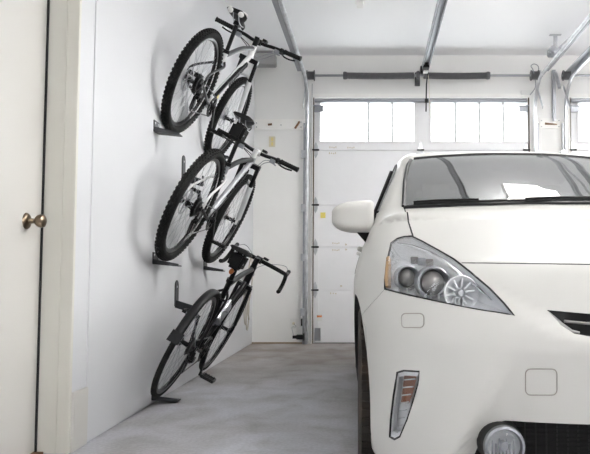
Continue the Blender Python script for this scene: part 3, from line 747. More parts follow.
    if P.get('fenders'):
        for (c, a1, a2, nm) in ((ra, R(58), R(163), 'rear_fender'),):
            fb = MB(); Rf = Rw+.016; N = 28; vs = []; K = 9
            for i in range(N+1):
                a = a1+(a2-a1)*i/N
                for k in range(K):
                    b_ = R(-75+150*k/(K-1)); vs.append(c+V(.027*math.sin(b_), (Rf-.014+.014*math.cos(b_))*math.cos(a), (Rf-.014+.014*math.cos(b_))*math.sin(a)))
            for i in range(N+1):
                a = a1+(a2-a1)*i/N
                for k in range(K):
                    b_ = R(-75+150*k/(K-1)); vs.append(c+V(.0245*math.sin(b_), (Rf-.0165+.014*math.cos(b_))*math.cos(a), (Rf-.0165+.014*math.cos(b_))*math.sin(a)))
            o2 = (N+1)*K; fs = []
            for i in range(N):
                for k in range(K-1):
                    q = (i*K+k, i*K+k+1, (i+1)*K+k+1, (i+1)*K+k); fs.append(q); fs.append(tuple(x+o2 for x in q[::-1]))
                for k in (0, K-1): fs.append((i*K+k, (i+1)*K+k, (i+1)*K+k+o2, i*K+k+o2))
            for i in (0, N):
                for k in range(K-1): fs.append((i*K+k, i*K+k+1, i*K+k+1+o2, i*K+k+o2))
            fb.add(vs, fs)
            # mud flap
            if nm == 'rear_fender':
                e = c+V(0,(Rf)*math.cos(a2),(Rf)*math.sin(a2)); tt_ = V(0,-math.sin(a2),math.cos(a2))
                fb.obox(e+tt_*.022+V(0,-.006,0), (.034,0,0), tt_*.030+V(0,-.008,0), V(0,.0022,.001))
            fn = fb.build(nm, P.get('fenderm', M['blackm']), root)
            sy = MB()
            for s in (-1,1):
                aa = a2-.35; sy.tube([c+V(s*.062,0,0), c+V(s*.027,Rf*math.cos(aa),Rf*math.sin(aa))], .0025, 6)
            sy.build('fender_stay', M['galvd'], fn)
    if P.get('front_bag'):
        q = clamp+V(0,.02,.045)
        MB().obox(T(q), sr@V(.075,0,0), sr@V(0,.05,0), sr@V(0,0,.045)).build('handlebar_bag', M['bag'], root, bevel=.014)
    return root
W_ = -1.333
def place(px, py, Y, Rw, lean):
    c = atY(px, py, Y); return c - Vector((math.sin(lean),0,math.cos(lean)))*Rw
L1, L2, L3 = R(25.5), R(26.5), R(28)
base = dict(R=.365, tw=.056, wb=1.09, cs=.43, drop=.045, sta=73, hta=70, stl=.40, rake=.045, fork=.50, htl=.105, cr=.17, ring=.073, sh=.595,
            stem=.075, bar=.69, mtb=True, disc=True, rim=M['rimb'], crank=R(-60))
b1 = dict(base, R=.362, bar=.73, paint=M['white'], paint2=M['grey'], paint3=M['blackm'], forkm=M['white'], decal=M['blackm'], decal_n=9, stripe=M['blackm'], sticker=True, saddle_white=True, dside=1)
b2 = dict(base, paint=M['silver'], paint2=M['blackm'], paint3=M['white'], forkm=M['white'], decal=M['blackm'], decal_n=10, stripe=M['blackm'], R=.372, rim=M['rimb'], saddle_bag=True, crank=R(-50), stemm=M['white'], sh=.655, htl=.05, fork=.46, bar=.66)
b3 = dict(base, R=.342, tw=.032, wb=1.06, cs=.43, drop=.065, sta=73, hta=72, stl=.50, fork=.385, htl=.15, paint=M['blackm'], paint2=M['blackm'], forkm=M['blackm'], mtb=False, disc=False,
          ring=.085, sh=.66, stem=.085, bottle=True, fenders=True, saddle_bag=True, taillight=True, bagz=.03, rim=M['rimb'], crank=R(-75), sticker=False)
bicycle(place(193.5,82,4.38,.362,L1), L1, 0, 0, b1, 'topmost bicycle, white and grey mountain bike with black and white saddle')
bicycle(place(192,205,4.12,.372,L2), L2, 0, 0, b2, 'middle bicycle, silver mountain bike with knobby tyres between the other two')
bicycle(place(186,344,4.0,.342,L3), L3, 0, 0, b3, 'lowest bicycle, black drop bar bike with fenders and silver bottle')
# ---- wall brackets
def bracket(p, s, label, kind):
    o = empty('bike_bracket', p); tag(o, label, 'bracket', 'dark steel bike brackets on the left wall')
    # upright plate on the wall with rounded head, arm standing out below
    if kind == 'hook':
        pl = MB(); hw = .040; pts = [V(0,-hw,0), V(0,hw,0)] + [V(0,hw*math.cos(t),.135*s+hw*math.sin(t)) for t in [math.pi*k/10 for k in range(11)]]
        pl.prism(pts, (.006,0,0)); pl.build('wall_plate', M['brack'], o, bevel=.001)
        MB().obox((.075,-.035,-.005), (.075,-.012,-.022), (.0,.006,0), (0,0,.026)).obox((.150,-.040,-.010),(.004,0,0),(0,.010,0),(0,0,.034)).build('arm', M['brack'], o, bevel=.001)
        MB().lathe([(0,.009),(.006,.008),(.008,.006)], (0,0,.13*s), (1,0,0), 12).build('screw', M['galv'], o)
    else:
        pl = MB(); pl.prism([V(0,-.05,-.03), V(0,.05,-.03), V(0,.05,.035), V(0,-.05,.035)], (.006,0,0)); pl.build('wall_plate', M['brack'], o, bevel=.001)
        MB().prism([V(0,-.05,-.03), V(.15,-.02,-.045), V(.15,.05,-.045), V(0,.05,-.03)], (0,0,-.008)).prism([V(0,-.05,-.03), V(.15,-.02,-.045), V(.15,-.02,-.036), V(0,-.05,-.006)], (0,.005,0)).build('tray', M['brack'], o, bevel=.001)
        sc = MB()
        for yy in (-.03,.03): sc.lathe([(0,.009),(.006,.008),(.008,.006)], (0,yy,.018), (1,0,0), 12)
        sc.build('screw', M['galv'], o)
    return o
WF = W_+.006
def wp(px, py): return atX(px, py, WF)
bracket(wp(156,127), 1, 'wheel bracket under the rear tyre of the topmost bicycle', 'tray')
bracket(wp(155,258), 1, 'wheel bracket under the rear tyre of the middle bicycle', 'tray')
bracket(wp(154,396)+V(0,0,.02), 1, 'wheel bracket at the floor under the rear tyre of the lowest bicycle', 'tray')
bracket(wp(205,265), 1, 'wheel bracket under the front tyre of the middle bicycle', 'tray')
bracket(wp(211,152), 1, 'wheel bracket under the front tyre of the topmost bicycle', 'tray')
bracket(wp(176,306), 1, 'empty looking hooked bracket on wall above the lowest bicycle', 'hook')
bracket(wp(183,180), 1, 'hooked bracket with rounded head behind the middle bicycle', 'hook')
# ================================================================ THE CAR
# car frame: u across (u<0 is the side by the bikes), v back from the nose, w up
CARX, CARY, PSI = .843, 1.84, .028
def to_world(u, v, w): return (CARX+u*math.cos(PSI)-v*math.sin(PSI), CARY+v*math.cos(PSI)+u*math.sin(PSI), w)
def spl(xs, ys):
    xs = np.array(xs, float); ys = np.array(ys, float)
    h = np.diff(xs); d = np.diff(ys)/h; m = np.zeros(len(xs)); m[0] = d[0]; m[-1] = d[-1]
    for i in range(1, len(xs)-1):
        m[i] = 0 if d[i-1]*d[i] <= 0 else (h[i-1]+h[i])*3/((2*h[i]+h[i-1])/d[i-1]+(h[i]+2*h[i-1])/d[i])
    def f(x):
        x = np.clip(x, xs[0], xs[-1]); i = np.clip(np.searchsorted(xs, x, side='right')-1, 0, len(xs)-2)
        t = (x-xs[i])/h[i]
        return (2*t**3-3*t**2+1)*ys[i]+(t**3-2*t**2+t)*h[i]*m[i]+(-2*t**3+3*t**2)*ys[i+1]+(t**3-t**2)*h[i]*m[i+1]
    return f
F0 = spl([.14,.20,.30,.40,.50,.58,.66,.74,.79,.83,.87,1.0],[.13,.055,.020,.012,.004,.0,.012,.045,.075,.12,.22,.70])
def PL(a): return .06*(a/.5)**2+.70*(a/.8875)**10
SW = spl([.14,.22,.32,.45,.60,.72,.80,.88,.96,1.04,1.2],[.825,.855,.875,.885,.8875,.885,.872,.848,.812,.765,.62])
TL = spl([-.2,0,.10,.18,.30,.50,.75,1.0,1.25,1.6,2.5,3.6,4.3,4.7],[.72,.78,.825,.852,.885,.940,1.005,1.064,1.075,1.055,1.055,1.08,1.09,1.05])
TG = spl([.5,.9,1.03,1.3,1.6,1.88,2.05,2.35,2.75,3.3,3.8,4.15,4.30,4.45,4.70],[.78,.985,1.066,1.195,1.325,1.435,1.487,1.533,1.555,1.540,1.485,1.425,1.37,1.15,.55])
SG = spl([.8,.97,1.06,1.2,1.35,1.45,1.53,1.7],[.83,.795,.765,.710,.650,.610,.575,.50])
RR = spl([.14,.22,.35,.55,.75,.90,1.0,1.15,1.4,1.6],[4.42,4.52,4.57,4.60,4.59,4.55,4.50,4.40,4.28,4.2])
def smin(a, b, k):
    h = np.clip(.5+.5*(b-a)/k, 0, 1); return b*(1-h)+a*h-k*h*(1-h)
def smax(a, b, k): return -smin(-a, -b, k)
def sstep(a, b, x):
    t = np.clip((x-a)/(b-a), 0, 1); return t*t*(3-2*t)
def hp(u, w, p, q, soft):   # smooth half plane to the inner side of line p->q in (|u|,w)
    (x0,y0), (x1,y1) = p, q; L = math.hypot(x1-x0, y1-y0); s = ((x1-x0)*(w-y0)-(y1-y0)*(u-x0))/L
    return sstep(-soft, soft, s)
def G(p):
    u, v, w = p[:,0], p[:,1], p[:,2]; a = np.abs(u)
    F = F0(w)+PL(a)
    # scooped centre of the bumper between grille and lower opening
    m = hp(a, w, (.60,.24), (.47,.57), .030)*(1-sstep(.54,.66,w))*(1-sstep(.0,.12,.24-w))
    F = F + (.012+.22*np.clip(.57-w,0,.4))*m
    # face under the bonnet edge slopes in towards the slot, right of the ridge
    r = hp(a, w, (.22,.575), (.60,.800), .028)*sstep(.60,.66,w)*(1-sstep(.80,.84,w))
    F = F + r*(.004+.11*np.clip(.815-w,0,.2))*.9
    A = (F - v)*.8
    B = (a - SW(w) + .05*sstep(3.6,4.6,v))
    Cc = (w - (TL(v) - (.020+.035*(1-sstep(.5,1.0,v)))*(a/.69)**2.4))*.9
    # a raised crease running back along the bonnet
    Cc = Cc + .0
    D = (v - (RR(w) - .10*(a/.8)**3))
    E_ = .15-w
    low = smax(smax(smax(A, B, .05), Cc, .07), smax(D, E_, .03), .05)
    vv = v - .34*a*a*(1-sstep(2.0,2.6,v))
    g1 = (w - (TG(vv) - .010*(a/.6)**2))*.82
    g2 = a - SG(w) - .02*sstep(.9,1.5,v) + .035*sstep(3.2,4.4,v)
    g = smax(g1, g2, .07); g = smax(g, .6-w, .02); g = smax(g, .80-v, .02)
    g = smax(g, (v - (RR(w) - .12*(a/.7)**2)), .05)
    return smin(low, g, .05)
def axis_pt(q):
    c = np.zeros_like(q); c[:,1] = np.clip(q[:,1], .60, 3.95); c[:,2] = .62; return c
def project(q, iso=0.0, cfun=axis_pt):
    c = cfun(q); lo = np.zeros(len(q)); hi = np.ones(len(q))
    # march outwards in coarse steps to bracket the LAST inside->outside change, then bisect
    T = np.linspace(0, 1, 60); inside = np.stack([G(c+(q-c)*t) < iso for t in T])
    last = inside.shape[0]-1-np.argmax(inside[::-1], axis=0)
    lo = T[last]; hi = T[np.minimum(last+1, 59)]
    for _ in range(22):
        md = (lo+hi)/2; i = G(c+(q-c)*md[:,None]) < iso; lo = np.where(i, md, lo); hi = np.where(i, hi, md)
    return c+(q-c)*lo[:,None]
def grad(p):
    e = 2e-3; g = np.zeros_like(p)
    for k in range(3):
        d = np.zeros(3); d[k] = e; g[:,k] = (G(p+d)-G(p-d))
    n = np.linalg.norm(g, axis=1, keepdims=True); return g/np.maximum(n, 1e-9)
def box_grid(iso, du, lo=(-.98,-.12,.08), hi=(.98,4.75,1.68), vs=None):
    us = np.linspace(lo[0], hi[0], int((hi[0]-lo[0])/du)//2*2+1)
    if vs is None: vs = np.concatenate([np.arange(lo[1], 1.3, du), np.linspace(1.3, hi[1], int((hi[1]-1.3)/(du*2)))])
    ws = np.linspace(lo[2], hi[2], int((hi[2]-lo[2])/du)+1)
    nu, nv, nw = len(us), len(vs), len(ws); idx = {}; P = []; Fc = []
    def vi(i, j, k):
        key = (i,j,k)
        if key not in idx: idx[key] = len(P); P.append((us[i], vs[j], ws[k]))
        return idx[key]
    for i in range(nu-1):
        for j in range(nv-1):
            Fc.append((vi(i,j,0), vi(i,j+1,0), vi(i+1,j+1,0), vi(i+1,j,0))); Fc.append((vi(i,j,nw-1), vi(i+1,j,nw-1), vi(i+1,j+1,nw-1), vi(i,j+1,nw-1)))
        for k in range(nw-1):
            Fc.append((vi(i,0,k), vi(i+1,0,k), vi(i+1,0,k+1), vi(i,0,k+1))); Fc.append((vi(i,nv-1,k), vi(i,nv-1,k+1), vi(i+1,nv-1,k+1), vi(i+1,nv-1,k)))
    for j in range(nv-1):
        for k in range(nw-1):
            Fc.append((vi(0,j,k), vi(0,j,k+1), vi(0,j+1,k+1), vi(0,j+1,k))); Fc.append((vi(nu-1,j,k), vi(nu-1,j+1,k), vi(nu-1,j+1,k+1), vi(nu-1,j,k+1)))
    P = project(np.array(P), iso)
    me = bpy.data.meshes.new('m'); me.from_pydata(P.tolist(), [], Fc)
    bm = bmesh.new(); bm.from_mesh(me); bmesh.ops.remove_doubles(bm, verts=bm.verts, dist=2e-4); bmesh.ops.recalc_face_normals(bm, faces=bm.faces); bm.to_mesh(me); bm.free()
    return me
def tmp(me):
    o = bpy.data.objects.new('t', me); COL.objects.link(o); return o
def boolean(me, cut, op):
    o = tmp(me.copy()); c = tmp(cut); md = o.modifiers.new('b', 'BOOLEAN'); md.operation = op; md.object = c; md.solver = 'EXACT'
    dg = bpy.context.evaluated_depsgraph_get(); dg.update()
    r = bpy.data.meshes.new_from_object(o.evaluated_get(dg))
    bpy.data.objects.remove(o); bpy.data.objects.remove(c); return r
def mbmesh(mb):
    me = bpy.data.meshes.new('c'); me.from_pydata([tuple(p) for p in mb.v], [], mb.f)
    bm = bmesh.new(); bm.from_mesh(me); bmesh.ops.remove_doubles(bm, verts=bm.verts, dist=1e-6); bmesh.ops.recalc_face_normals(bm, faces=bm.faces); bm.to_mesh(me); bm.free(); return me
def both(fn):   # cutter on both sides of the car
    mb = MB(); fn(mb, 1); fn(mb, -1); return mbmesh(mb)
def finish(me, name, mats, parent, label=None, iso=0.0):
    """smooth normals taken from the body's own surface, flat on cut faces"""
    me.name = name
    for m_ in list(me.materials): pass
    me.materials.clear()
    for m_ in (mats if isinstance(mats, (list,tuple)) else [mats]): me.materials.append(m_)
    n = len(me.vertices); co = np.zeros(n*3); me.vertices.foreach_get('co', co); co = co.reshape(-1,3)
    g = grad(co); on = np.abs(G(co)-iso) < .007
    me.shade_smooth()
    nl = len(me.loops); vi = np.zeros(nl, int); me.loops.foreach_get('vertex_index', vi)
    pn = np.zeros(len(me.polygons)*3); me.polygons.foreach_get('normal', pn); pn = pn.reshape(-1,3)
    tot = np.zeros(len(me.polygons), int); me.polygons.foreach_get('loop_total', tot); fn = np.repeat(pn, tot, axis=0)
    gn = g[vi]*(1 if iso == 0 else -1); dot = (gn*fn).sum(1)
    out = np.where(((dot > .1) & on[vi])[:,None], gn, fn)
    if len(mats) > 1 if isinstance(mats, (list,tuple)) else False:
        okp = np.add.reduceat(((dot > .1) & on[vi]).astype(int), np.concatenate([[0], np.cumsum(tot)[:-1]])) == tot
        me.polygons.foreach_set('material_index', np.where(okp, 0, 1).astype(np.int32))
    me.normals_split_custom_set([tuple(x) for x in out])
    o = bpy.data.objects.new(name, me); COL.objects.link(o); o.parent = parent
    if label: o['label'] = label
    return o
def hit(px, py, iso=0.0):     # where the view line meets the body surface (a measuring aid for outlines)
    r = ray(px, py); o = Vector((0,0,CH)); ts = np.linspace(1.2, 7.5, 2600)
    W = np.array([[o.x+r.x*t, o.y+r.y*t, o.z+r.z*t] for t in ts]); d = W-np.array([CARX, CARY, 0])
    c, s = math.cos(PSI), math.sin(PSI)
    L = np.stack([d[:,0]*c+d[:,1]*s, -d[:,0]*s+d[:,1]*c, d[:,2]], 1); g = G(L) < iso
    if not g.any(): return None
    k = int(np.argmax(g)); a, b_ = L[max(k-1,0)], L[k]
    for _ in range(14):
        m = (a+b_)/2
        if (G(m[None]) < iso)[0]: b_ = m
        else: a = m
    return Vector(b_)
def dense(poly, n):
    out = []
    for i in range(len(poly)):
        a, b = poly[i], poly[(i+1) % len(poly)]
        for k in range(n): out.append((a[0]+(b[0]-a[0])*k/n, a[1]+(b[1]-a[1])*k/n))
    return out
def rrect(x0, y0, x1, y1, r, n=5):
    out = []
    for (cx, cy, a0) in ((x1-r,y0+r,-90),(x1-r,y1-r,0),(x0+r,y1-r,90),(x0+r,y0+r,180)):
        for k in range(n+1): a = R(a0+90*k/n); out.append((cx+r*math.cos(a), cy+r*math.sin(a)))
    return out
def outline(pix, n=1):        # picture outline -> points (a, v, w) on the surface, closed, left side of car
    pts = [hit(x, y) for (x, y) in dense(pix, n)]
    return [p for p in pts if p is not None]
def front_prism(mb, pts, s, d0, d1, back=(0,1,0), grow=0):
    """prism through outline points (u<0 side), from d0 in front of to d1 behind, along `back`; s=1 same side, -1 mirrored"""
    bk = Vector(back); c = sum(pts, Vector())/len(pts)
    P = [p+((p-c)-(p-c).dot(bk)*bk).normalized()*grow for p in pts]
    P = [Vector((p.x*s, p.y, p.z)) for p in P]; b_ = Vector((bk.x*s, bk.y, bk.z))
    n = len(P); fr = [p+b_*d0 for p in P]; bc = [p+b_*d1 for p in P]
    cf = sum(fr, Vector())/n; cb = sum(bc, Vector())/n
    vs = fr+bc+[cf, cb]; fs = []
    for i in range(n):
        j = (i+1) % n; fs += [(i, j, 2*n), (j+n, i+n, 2*n+1), (i+n, j+n, j, i)]
    mb.add(vs, fs)
SIL = (1, -1)
car = empty('car', (CARX, CARY, 0), (0,0,PSI)); tag(car, 'white hatchback car facing the camera on the garage floor', 'car')
master = box_grid(0.0, .026)
# --- cabin hollow
inner = box_grid(-.022, .06)
cab = MB().box((-1,1.12,.72),(1,4.30,1.70)); cabm = boolean(inner, mbmesh(cab), 'INTERSECT')
shell = boolean(master, cabm, 'DIFFERENCE')
# --- wheel arches
AX1, AX2, WR = .93, 3.71, .335
arch = MB()
for v_ in (AX1, AX2):
    for s in SIL: arch.lathe([(0,-.16),(.372,-.16),(.372,.20),(0,.20)], (s*.80, v_, WR), (1,0,0), 48)
shell = boolean(shell, mbmesh(arch), 'DIFFERENCE')
# --- bonnet outline, in plan
hl_top = [(413,236.5),(430,245),(446,254),(461,263)]
hood_pix = [(404.5,207.5),(408.5,222),(413,236.5),(422,241),(430,245.2),(438,249.8),(446,254.2),(454,258.8),(461,262.8)]
hp_ = [hit(x, y) for x, y in hood_pix]
fe = hit(520, 263.5)
edge = [hit(x, 262.8+(x-461)*.012) for x in (475, 500, 530, 560, 589)]
nose_v = edge[-1].y - .004
half = hp_ + edge + [Vector((0, nose_v, 0))]
rear = [Vector((-abs(hp_[0].x)*k, 1.02+.34*(hp_[0].x*k)**2+.0, 0)) for k in (.0,.33,.66)]
plan = [(p.x, p.y) for p in rear+half[:-1]] 
plan_full = plan + [(-x, y) for (x, y) in plan[::-1] if x < -1e-4]
mb = MB(); zb = .70
def hoodprism(g):
    c = Vector((0,.6)); pts = []
    n = len(plan_full)
    for i in range(n):
        a, p, b_ = Vector(plan_full[i-1]), Vector(plan_full[i]), Vector(plan_full[(i+1) % n]); t = (b_-a).normalized(); nn = Vector((t.y,-t.x))
        if nn.dot(p-c) < 0: nn = -nn
        pts.append(Vector((p.x+nn.x*g, p.y+nn.y*g, zb)))
    m = MB(); cf = sum(pts, Vector())/n; vs = pts+[p+V(0,0,.6) for p in pts]+[cf, cf+V(0,0,.6)]; fs = []
    for i in range(n):
        j = (i+1) % n; fs += [(i,j,2*n), (j+n,i+n,2*n+1), (i+n,j+n,j,i)]
    m.add(vs, fs); return mbmesh(m)
slabz = MB().box((-1,-.3,.70),(1,1.30,1.3))
hood = boolean(shell, hoodprism(-.0028), 'INTERSECT')
shell = boolean(shell, hoodprism(.0028), 'DIFFERENCE')
# --- headlamp recess and cover
hl_pix = [(411.5,236),(422,241),(438,249.8),(454,259),(470,271.5),(490,288.5),(504,303),(514.5,315.5),(500,313),(485,310.8),(470,308.2),(455,305.3),(440,302.2),(425,298.8),(410,295.5),(396,292),(384.5,289),(384.5,280),(386,268),(388.5,254),(391,243),(397,238.5),(404,236.5)]
hl = outline(hl_pix, 2)
back = Vector((.14,1,0)).normalized()
hole = both(lambda m, s: front_prism(m, hl, s, -.25, .17, back))
skin = box_grid(-.004, .05) 
lite = boolean(master, skin, 'DIFFERENCE')      # thin skin used for lamp covers and glass
covers = []
for s in SIL:
    m_ = MB(); front_prism(m_, hl, s, -.25, .14, back, grow=-.0025); covers.append(boolean(lite, mbmesh(m_), 'INTERSECT'))
shell = boolean(shell, hole, 'DIFFERENCE')
hood = boolean(hood, both(lambda m, s: front_prism(m, hl, s, -.25, .14, back, grow=.001)), 'DIFFERENCE')
# --- grille slot, lower opening, corner lamp recess
gr_pix = [(547,310),(560,311.2),(575,312.6),(589.5,313.8),(589.5,336.5),(574,333.6),(561,325)]
gr = outline(gr_pix, 1)
top_w = gr[3].z; bot_w = gr[4].z
gr_half = gr[:4] + [Vector((-.14, gr[3].y-.004, top_w-.001)), Vector((-.13, gr[3].y-.004, bot_w-.006))] + gr[4:]
lo_pix = [(471,462),(478,446),(487,429),(491,424.5),(505,420.5),(530,422),(560,423.5),(589.5,424.5)]
lo = [hit(x, y) for x, y in lo_pix if hit(x, y) is not None]
lo_half = lo + [Vector((0, lo[-1].y-.01, lo[-1].z-.004))]
lo_bot = [Vector((0, .02, .235)), Vector((-.40, .07, .235)), Vector((lo[0].x+.0, lo[0].y, .24))]
lo_full = lo_half + lo_bot[:1]
sig_pix = [(397,372.5),(404,370.5),(419.5,371.5),(418,384),(413.5,400),(407,420),(400,436.5),(394.5,439.5),(389.5,437),(390.5,420),(393,398)]
sig = outline(sig_pix, 2)
cut = MB()
for s in SIL:
    front_prism(cut, gr_half, s, -.10, .09); front_prism(cut, sig, s, -.15, .055, Vector((.45,1,0)).normalized())
shell = boolean(shell, mbmesh(cut), 'DIFFERENCE')
lw_poly = lo + [Vector((-.0, lo[-1].y, lo[-1].z-.003)), Vector((0,.02,.232)), Vector((-.40,.06,.232)), Vector((lo[0].x, lo[0].y, .236))]
full = [Vector((p.x, 0, p.z)) for p in lo]+[Vector((-p.x, 0, p.z)) for p in lo[::-1]]+[Vector((-lo[0].x+.03,0,.236)), Vector((lo[0].x-.03,0,.236))]
cut = MB(); cut.prism([p+V(0,-.2,0) for p in full], (0,.46,0))
shell = boolean(shell, mbmesh(cut), 'DIFFERENCE')
# --- engraved seams: tow cover, washer cover, bumper seam, door gaps, fuel flap
def rope_cut(mb, pts, r, closed=True): mb.tube(pts, r, 5, closed=closed)
seams_ = []
tow = outline(rrect(525.5,369,557,395,5,4), 2); wash = outline(rrect(401.5,313.5,424,327.5,4,3), 2); son = outline(rrect(375.5,364.5,381,372.5,2.5,4), 1)
cut = MB()
for s in SIL:
    for q in ((wash, son, tow) if s == 1 else (wash, son)): seams_.append([V(p.x*s, p.y, p.z) for p in q]) or 0 or rope_cut(cut, [V(p.x*s, p.y, p.z) for p in q], .0019)
bs_pix = [(384.5,289.5),(377,298),(368,308),(361.5,315.5)]
bs = [hit(x, y) for x, y in bs_pix if hit(x, y) is not None]
# --- bumper split from the fenders
seam = [(-.4,.05),(.555,.05),(.575,.30),(.60,.50),(.62,.60),(bs[-1].y+.02,bs[-1].z-.005)] + [(p.y, p.z) for p in bs[::-1]] + [(.30,.90),(-.4,.90)]
def seamprism(g):
    m = MB(); m.prism([V(-1.0, y+(g if 0 < i < len(seam)-1 else 0), z) for i, (y, z) in enumerate(seam)], (2.0,0,0)); return mbmesh(m)
bumper = boolean(shell, seamprism(-.0015), 'INTERSECT')
shell = boolean(shell, seamprism(.0015), 'DIFFERENCE')
# --- windows
def side_poly(pts, mb, s, d=.5): mb.prism([V(s*.45, y, z) for y, z in pts], (s*d,0,0))
ws_l = [(0,1.035),(.25,1.055),(.50,1.115),(.66,1.19)]
# windshield opening: plan outline of the glass (a, v)
wl = [(-.0,1.045),(-.30,1.075),(-.52,1.14),(-.665,1.215),(-.672,1.26),(-.640,1.55),(-.600,1.85),(-.572,1.97),(-.552,2.01),(-.52,2.015),(-.3,1.955),(0,1.925)]
wfull = wl + [(-x, y) for (x, y) in wl[-2:0:-1]]
def planprism(poly, z0, z1, shear=0):
    m = MB(); c = V(0, sum(p[1] for p in poly)/len(poly), 0); n = len(poly)
    vs = [V(x, y, z0) for x, y in poly]+[V(x, y, z1) for x, y in poly]+[c+V(0,0,z0), c+V(0,0,z1)]; fs = []
    for i in range(n):
        j = (i+1) % n; fs += [(i,j,2*n), (j+n,i+n,2*n+1), (i+n,j+n,j,i)]
    m.add(vs, fs); return mbmesh(m)
wsP = planprism(wfull, 1.0, 1.75)
w1 = [(1.95,1.080),(1.80,1.085),(1.92,1.19),(2.06,1.28),(2.22,1.36),(2.42,1.425),(2.42,1.085)]
w2 = [(2.50,1.085),(2.50,1.43),(2.9,1.44),(3.32,1.425),(3.40,1.10)]
w3 = [(3.50,1.11),(3.44,1.41),(3.80,1.37),(4.05,1.28),(4.10,1.16)]
rw = [(4.36,1.12),(4.36,1.34)]
cut = MB()
for s in SIL:
    for q in (w1, w2, w3): side_poly(q, cut, s)
sideP = mbmesh(cut)
rear_cut = MB().box((-.54,4.10,1.10),(.54,4.70,1.33)); rearP = mbmesh(rear_cut)
shell = boolean(shell, wsP, 'DIFFERENCE'); shell = boolean(shell, sideP, 'DIFFERENCE'); shell = boolean(shell, rearP, 'DIFFERENCE')
wglass = boolean(lite, wsP, 'INTERSECT'); panes = []
for s in SIL:
    for q in (w1, w2, w3):
        m_ = MB(); side_poly(q, m_, s); panes.append(boolean(lite, mbmesh(m_), 'INTERSECT'))
doors = []
dpoly = [(1.42,.27),(1.31,.60),(1.31,.90),(1.40,1.06),(2.46,1.066),(2.46,.27)]
cc = (1.9,.65)
def doorprism(g, s):
    m = MB(); P_ = []
    for (y, z) in dpoly: P_.append(V(s*.60, y+math.copysign(g, y-cc[0]), z+math.copysign(g, z-cc[1])))
    m.prism(P_, (s*.5,0,0)); return mbmesh(m)
for s in SIL: doors.append(boolean(shell, doorprism(-.0015, s), 'INTERSECT')); shell = boolean(shell, doorprism(.0015, s), 'DIFFERENCE')
rglass = boolean(lite, rearP, 'INTERSECT')
# --- link the body pieces
def door_line(v0, v1, w0, w1_):
    return [(v0,w0),(v1,w0),(v1,w1_),(v0,w1_)]
finish(shell, 'body_shell', [M['body'], M['gap']], car)
hood_o = finish(hood, 'hood', [M['body'], M['gap']], car)
bump_o = finish(bumper, 'front_bumper', [M['body'], M['gap']], car)
ws_o = finish(wglass, 'windshield', M['wshield'], car)
for q in panes: finish(q, 'side_window', M['wshield'], car)
for q in doors: finish(q, 'front_door', [M['body'], M['gap']], car)
finish(rglass, 'rear_window', M['wshield'], car)
def on_surf_list(pts, off):
    P = np.array([tuple(p) for p in pts], float)
    for _ in range(10):
        g = grad(P); P = P - g*(G(P)-off)[:,None]
    return P.tolist()
# --- surface strips: thin trims following the body
def on_surf(pts, off=0.0, n=8):
    P = []
    for a, b_ in zip(pts[:-1], pts[1:]):
        for k in range(n): P.append([a[i]+(b_[i]-a[i])*k/n for i in range(3)])
    P.append(list(pts[-1])); P = np.array(P, float)
    for _ in range(8):
        g = grad(P); P = P - g*(G(P)-off)[:,None]
    return [Vector(p) for p in P]
# door gaps and side seams, side window surround
for s in SIL:
    for ln in ([(s*.88,3.36,.78),(s*.86,3.46,.95),(s*.82,3.50,1.06)], [(s*.87,2.46,.26),(s*.87,3.2,.27)]):
        MB().tube(on_surf(ln, -.0005), .0028, 5).build('door_gap', M['gap'], car)
for s in SIL:
    for k in (1.98, 2.98):
        hd = on_surf([(s*.87,k,.93),(s*.87,k+.17,.93)], .018, 4); h = MB(); h.tube(hd, .012, 8); h.tube(on_surf([(s*.87,k,.93)]*2, 0, 1)[:1]+hd[:1], .011, 8); h.tube([hd[-1]]+on_surf([(s*.87,k+.17,.93)]*2, 0, 1)[:1], .011, 8)
        h.build('door_handle', M['body'], car)
    bl = MB(); q = on_surf([(s*.80,1.44,1.065),(s*.79,2.5,1.07),(s*.78,3.45,1.085),(s*.75,4.1,1.14)], .002, 8); bl.tube(q, .007, 6)
    q = on_surf([(s*.76,1.40,1.07),(s*.70,1.62,1.185),(s*.64,1.90,1.325),(s*.62,2.12,1.40),(s*.61,2.5,1.455),(s*.61,3.0,1.465),(s*.60,3.5,1.44),(s*.58,3.9,1.37)], .0015, 8); bl.tube(q, .0065, 6)
    q = on_surf([(s*.76,2.46,1.08),(s*.65,2.46,1.43)], .001, 6); bl.tube(q, .022, 6)
    q = on_surf([(s*.76,3.45,1.09),(s*.63,3.39,1.42)], .001, 6); bl.tube(q, .022, 6)
    bl.build('window_surround', M['dark'], car)
for q in seams_:
    q = [p for a, b_ in zip(q, q[1:]+q[:1]) for p in (a, (a+b_)/2)]
    MB().tube([Vector(p) for p in on_surf_list(q, .0006)], .0017, 5, closed=True).build('cover_seam', mat('seam_grey',(.34,.32,.28),.7), bump_o)
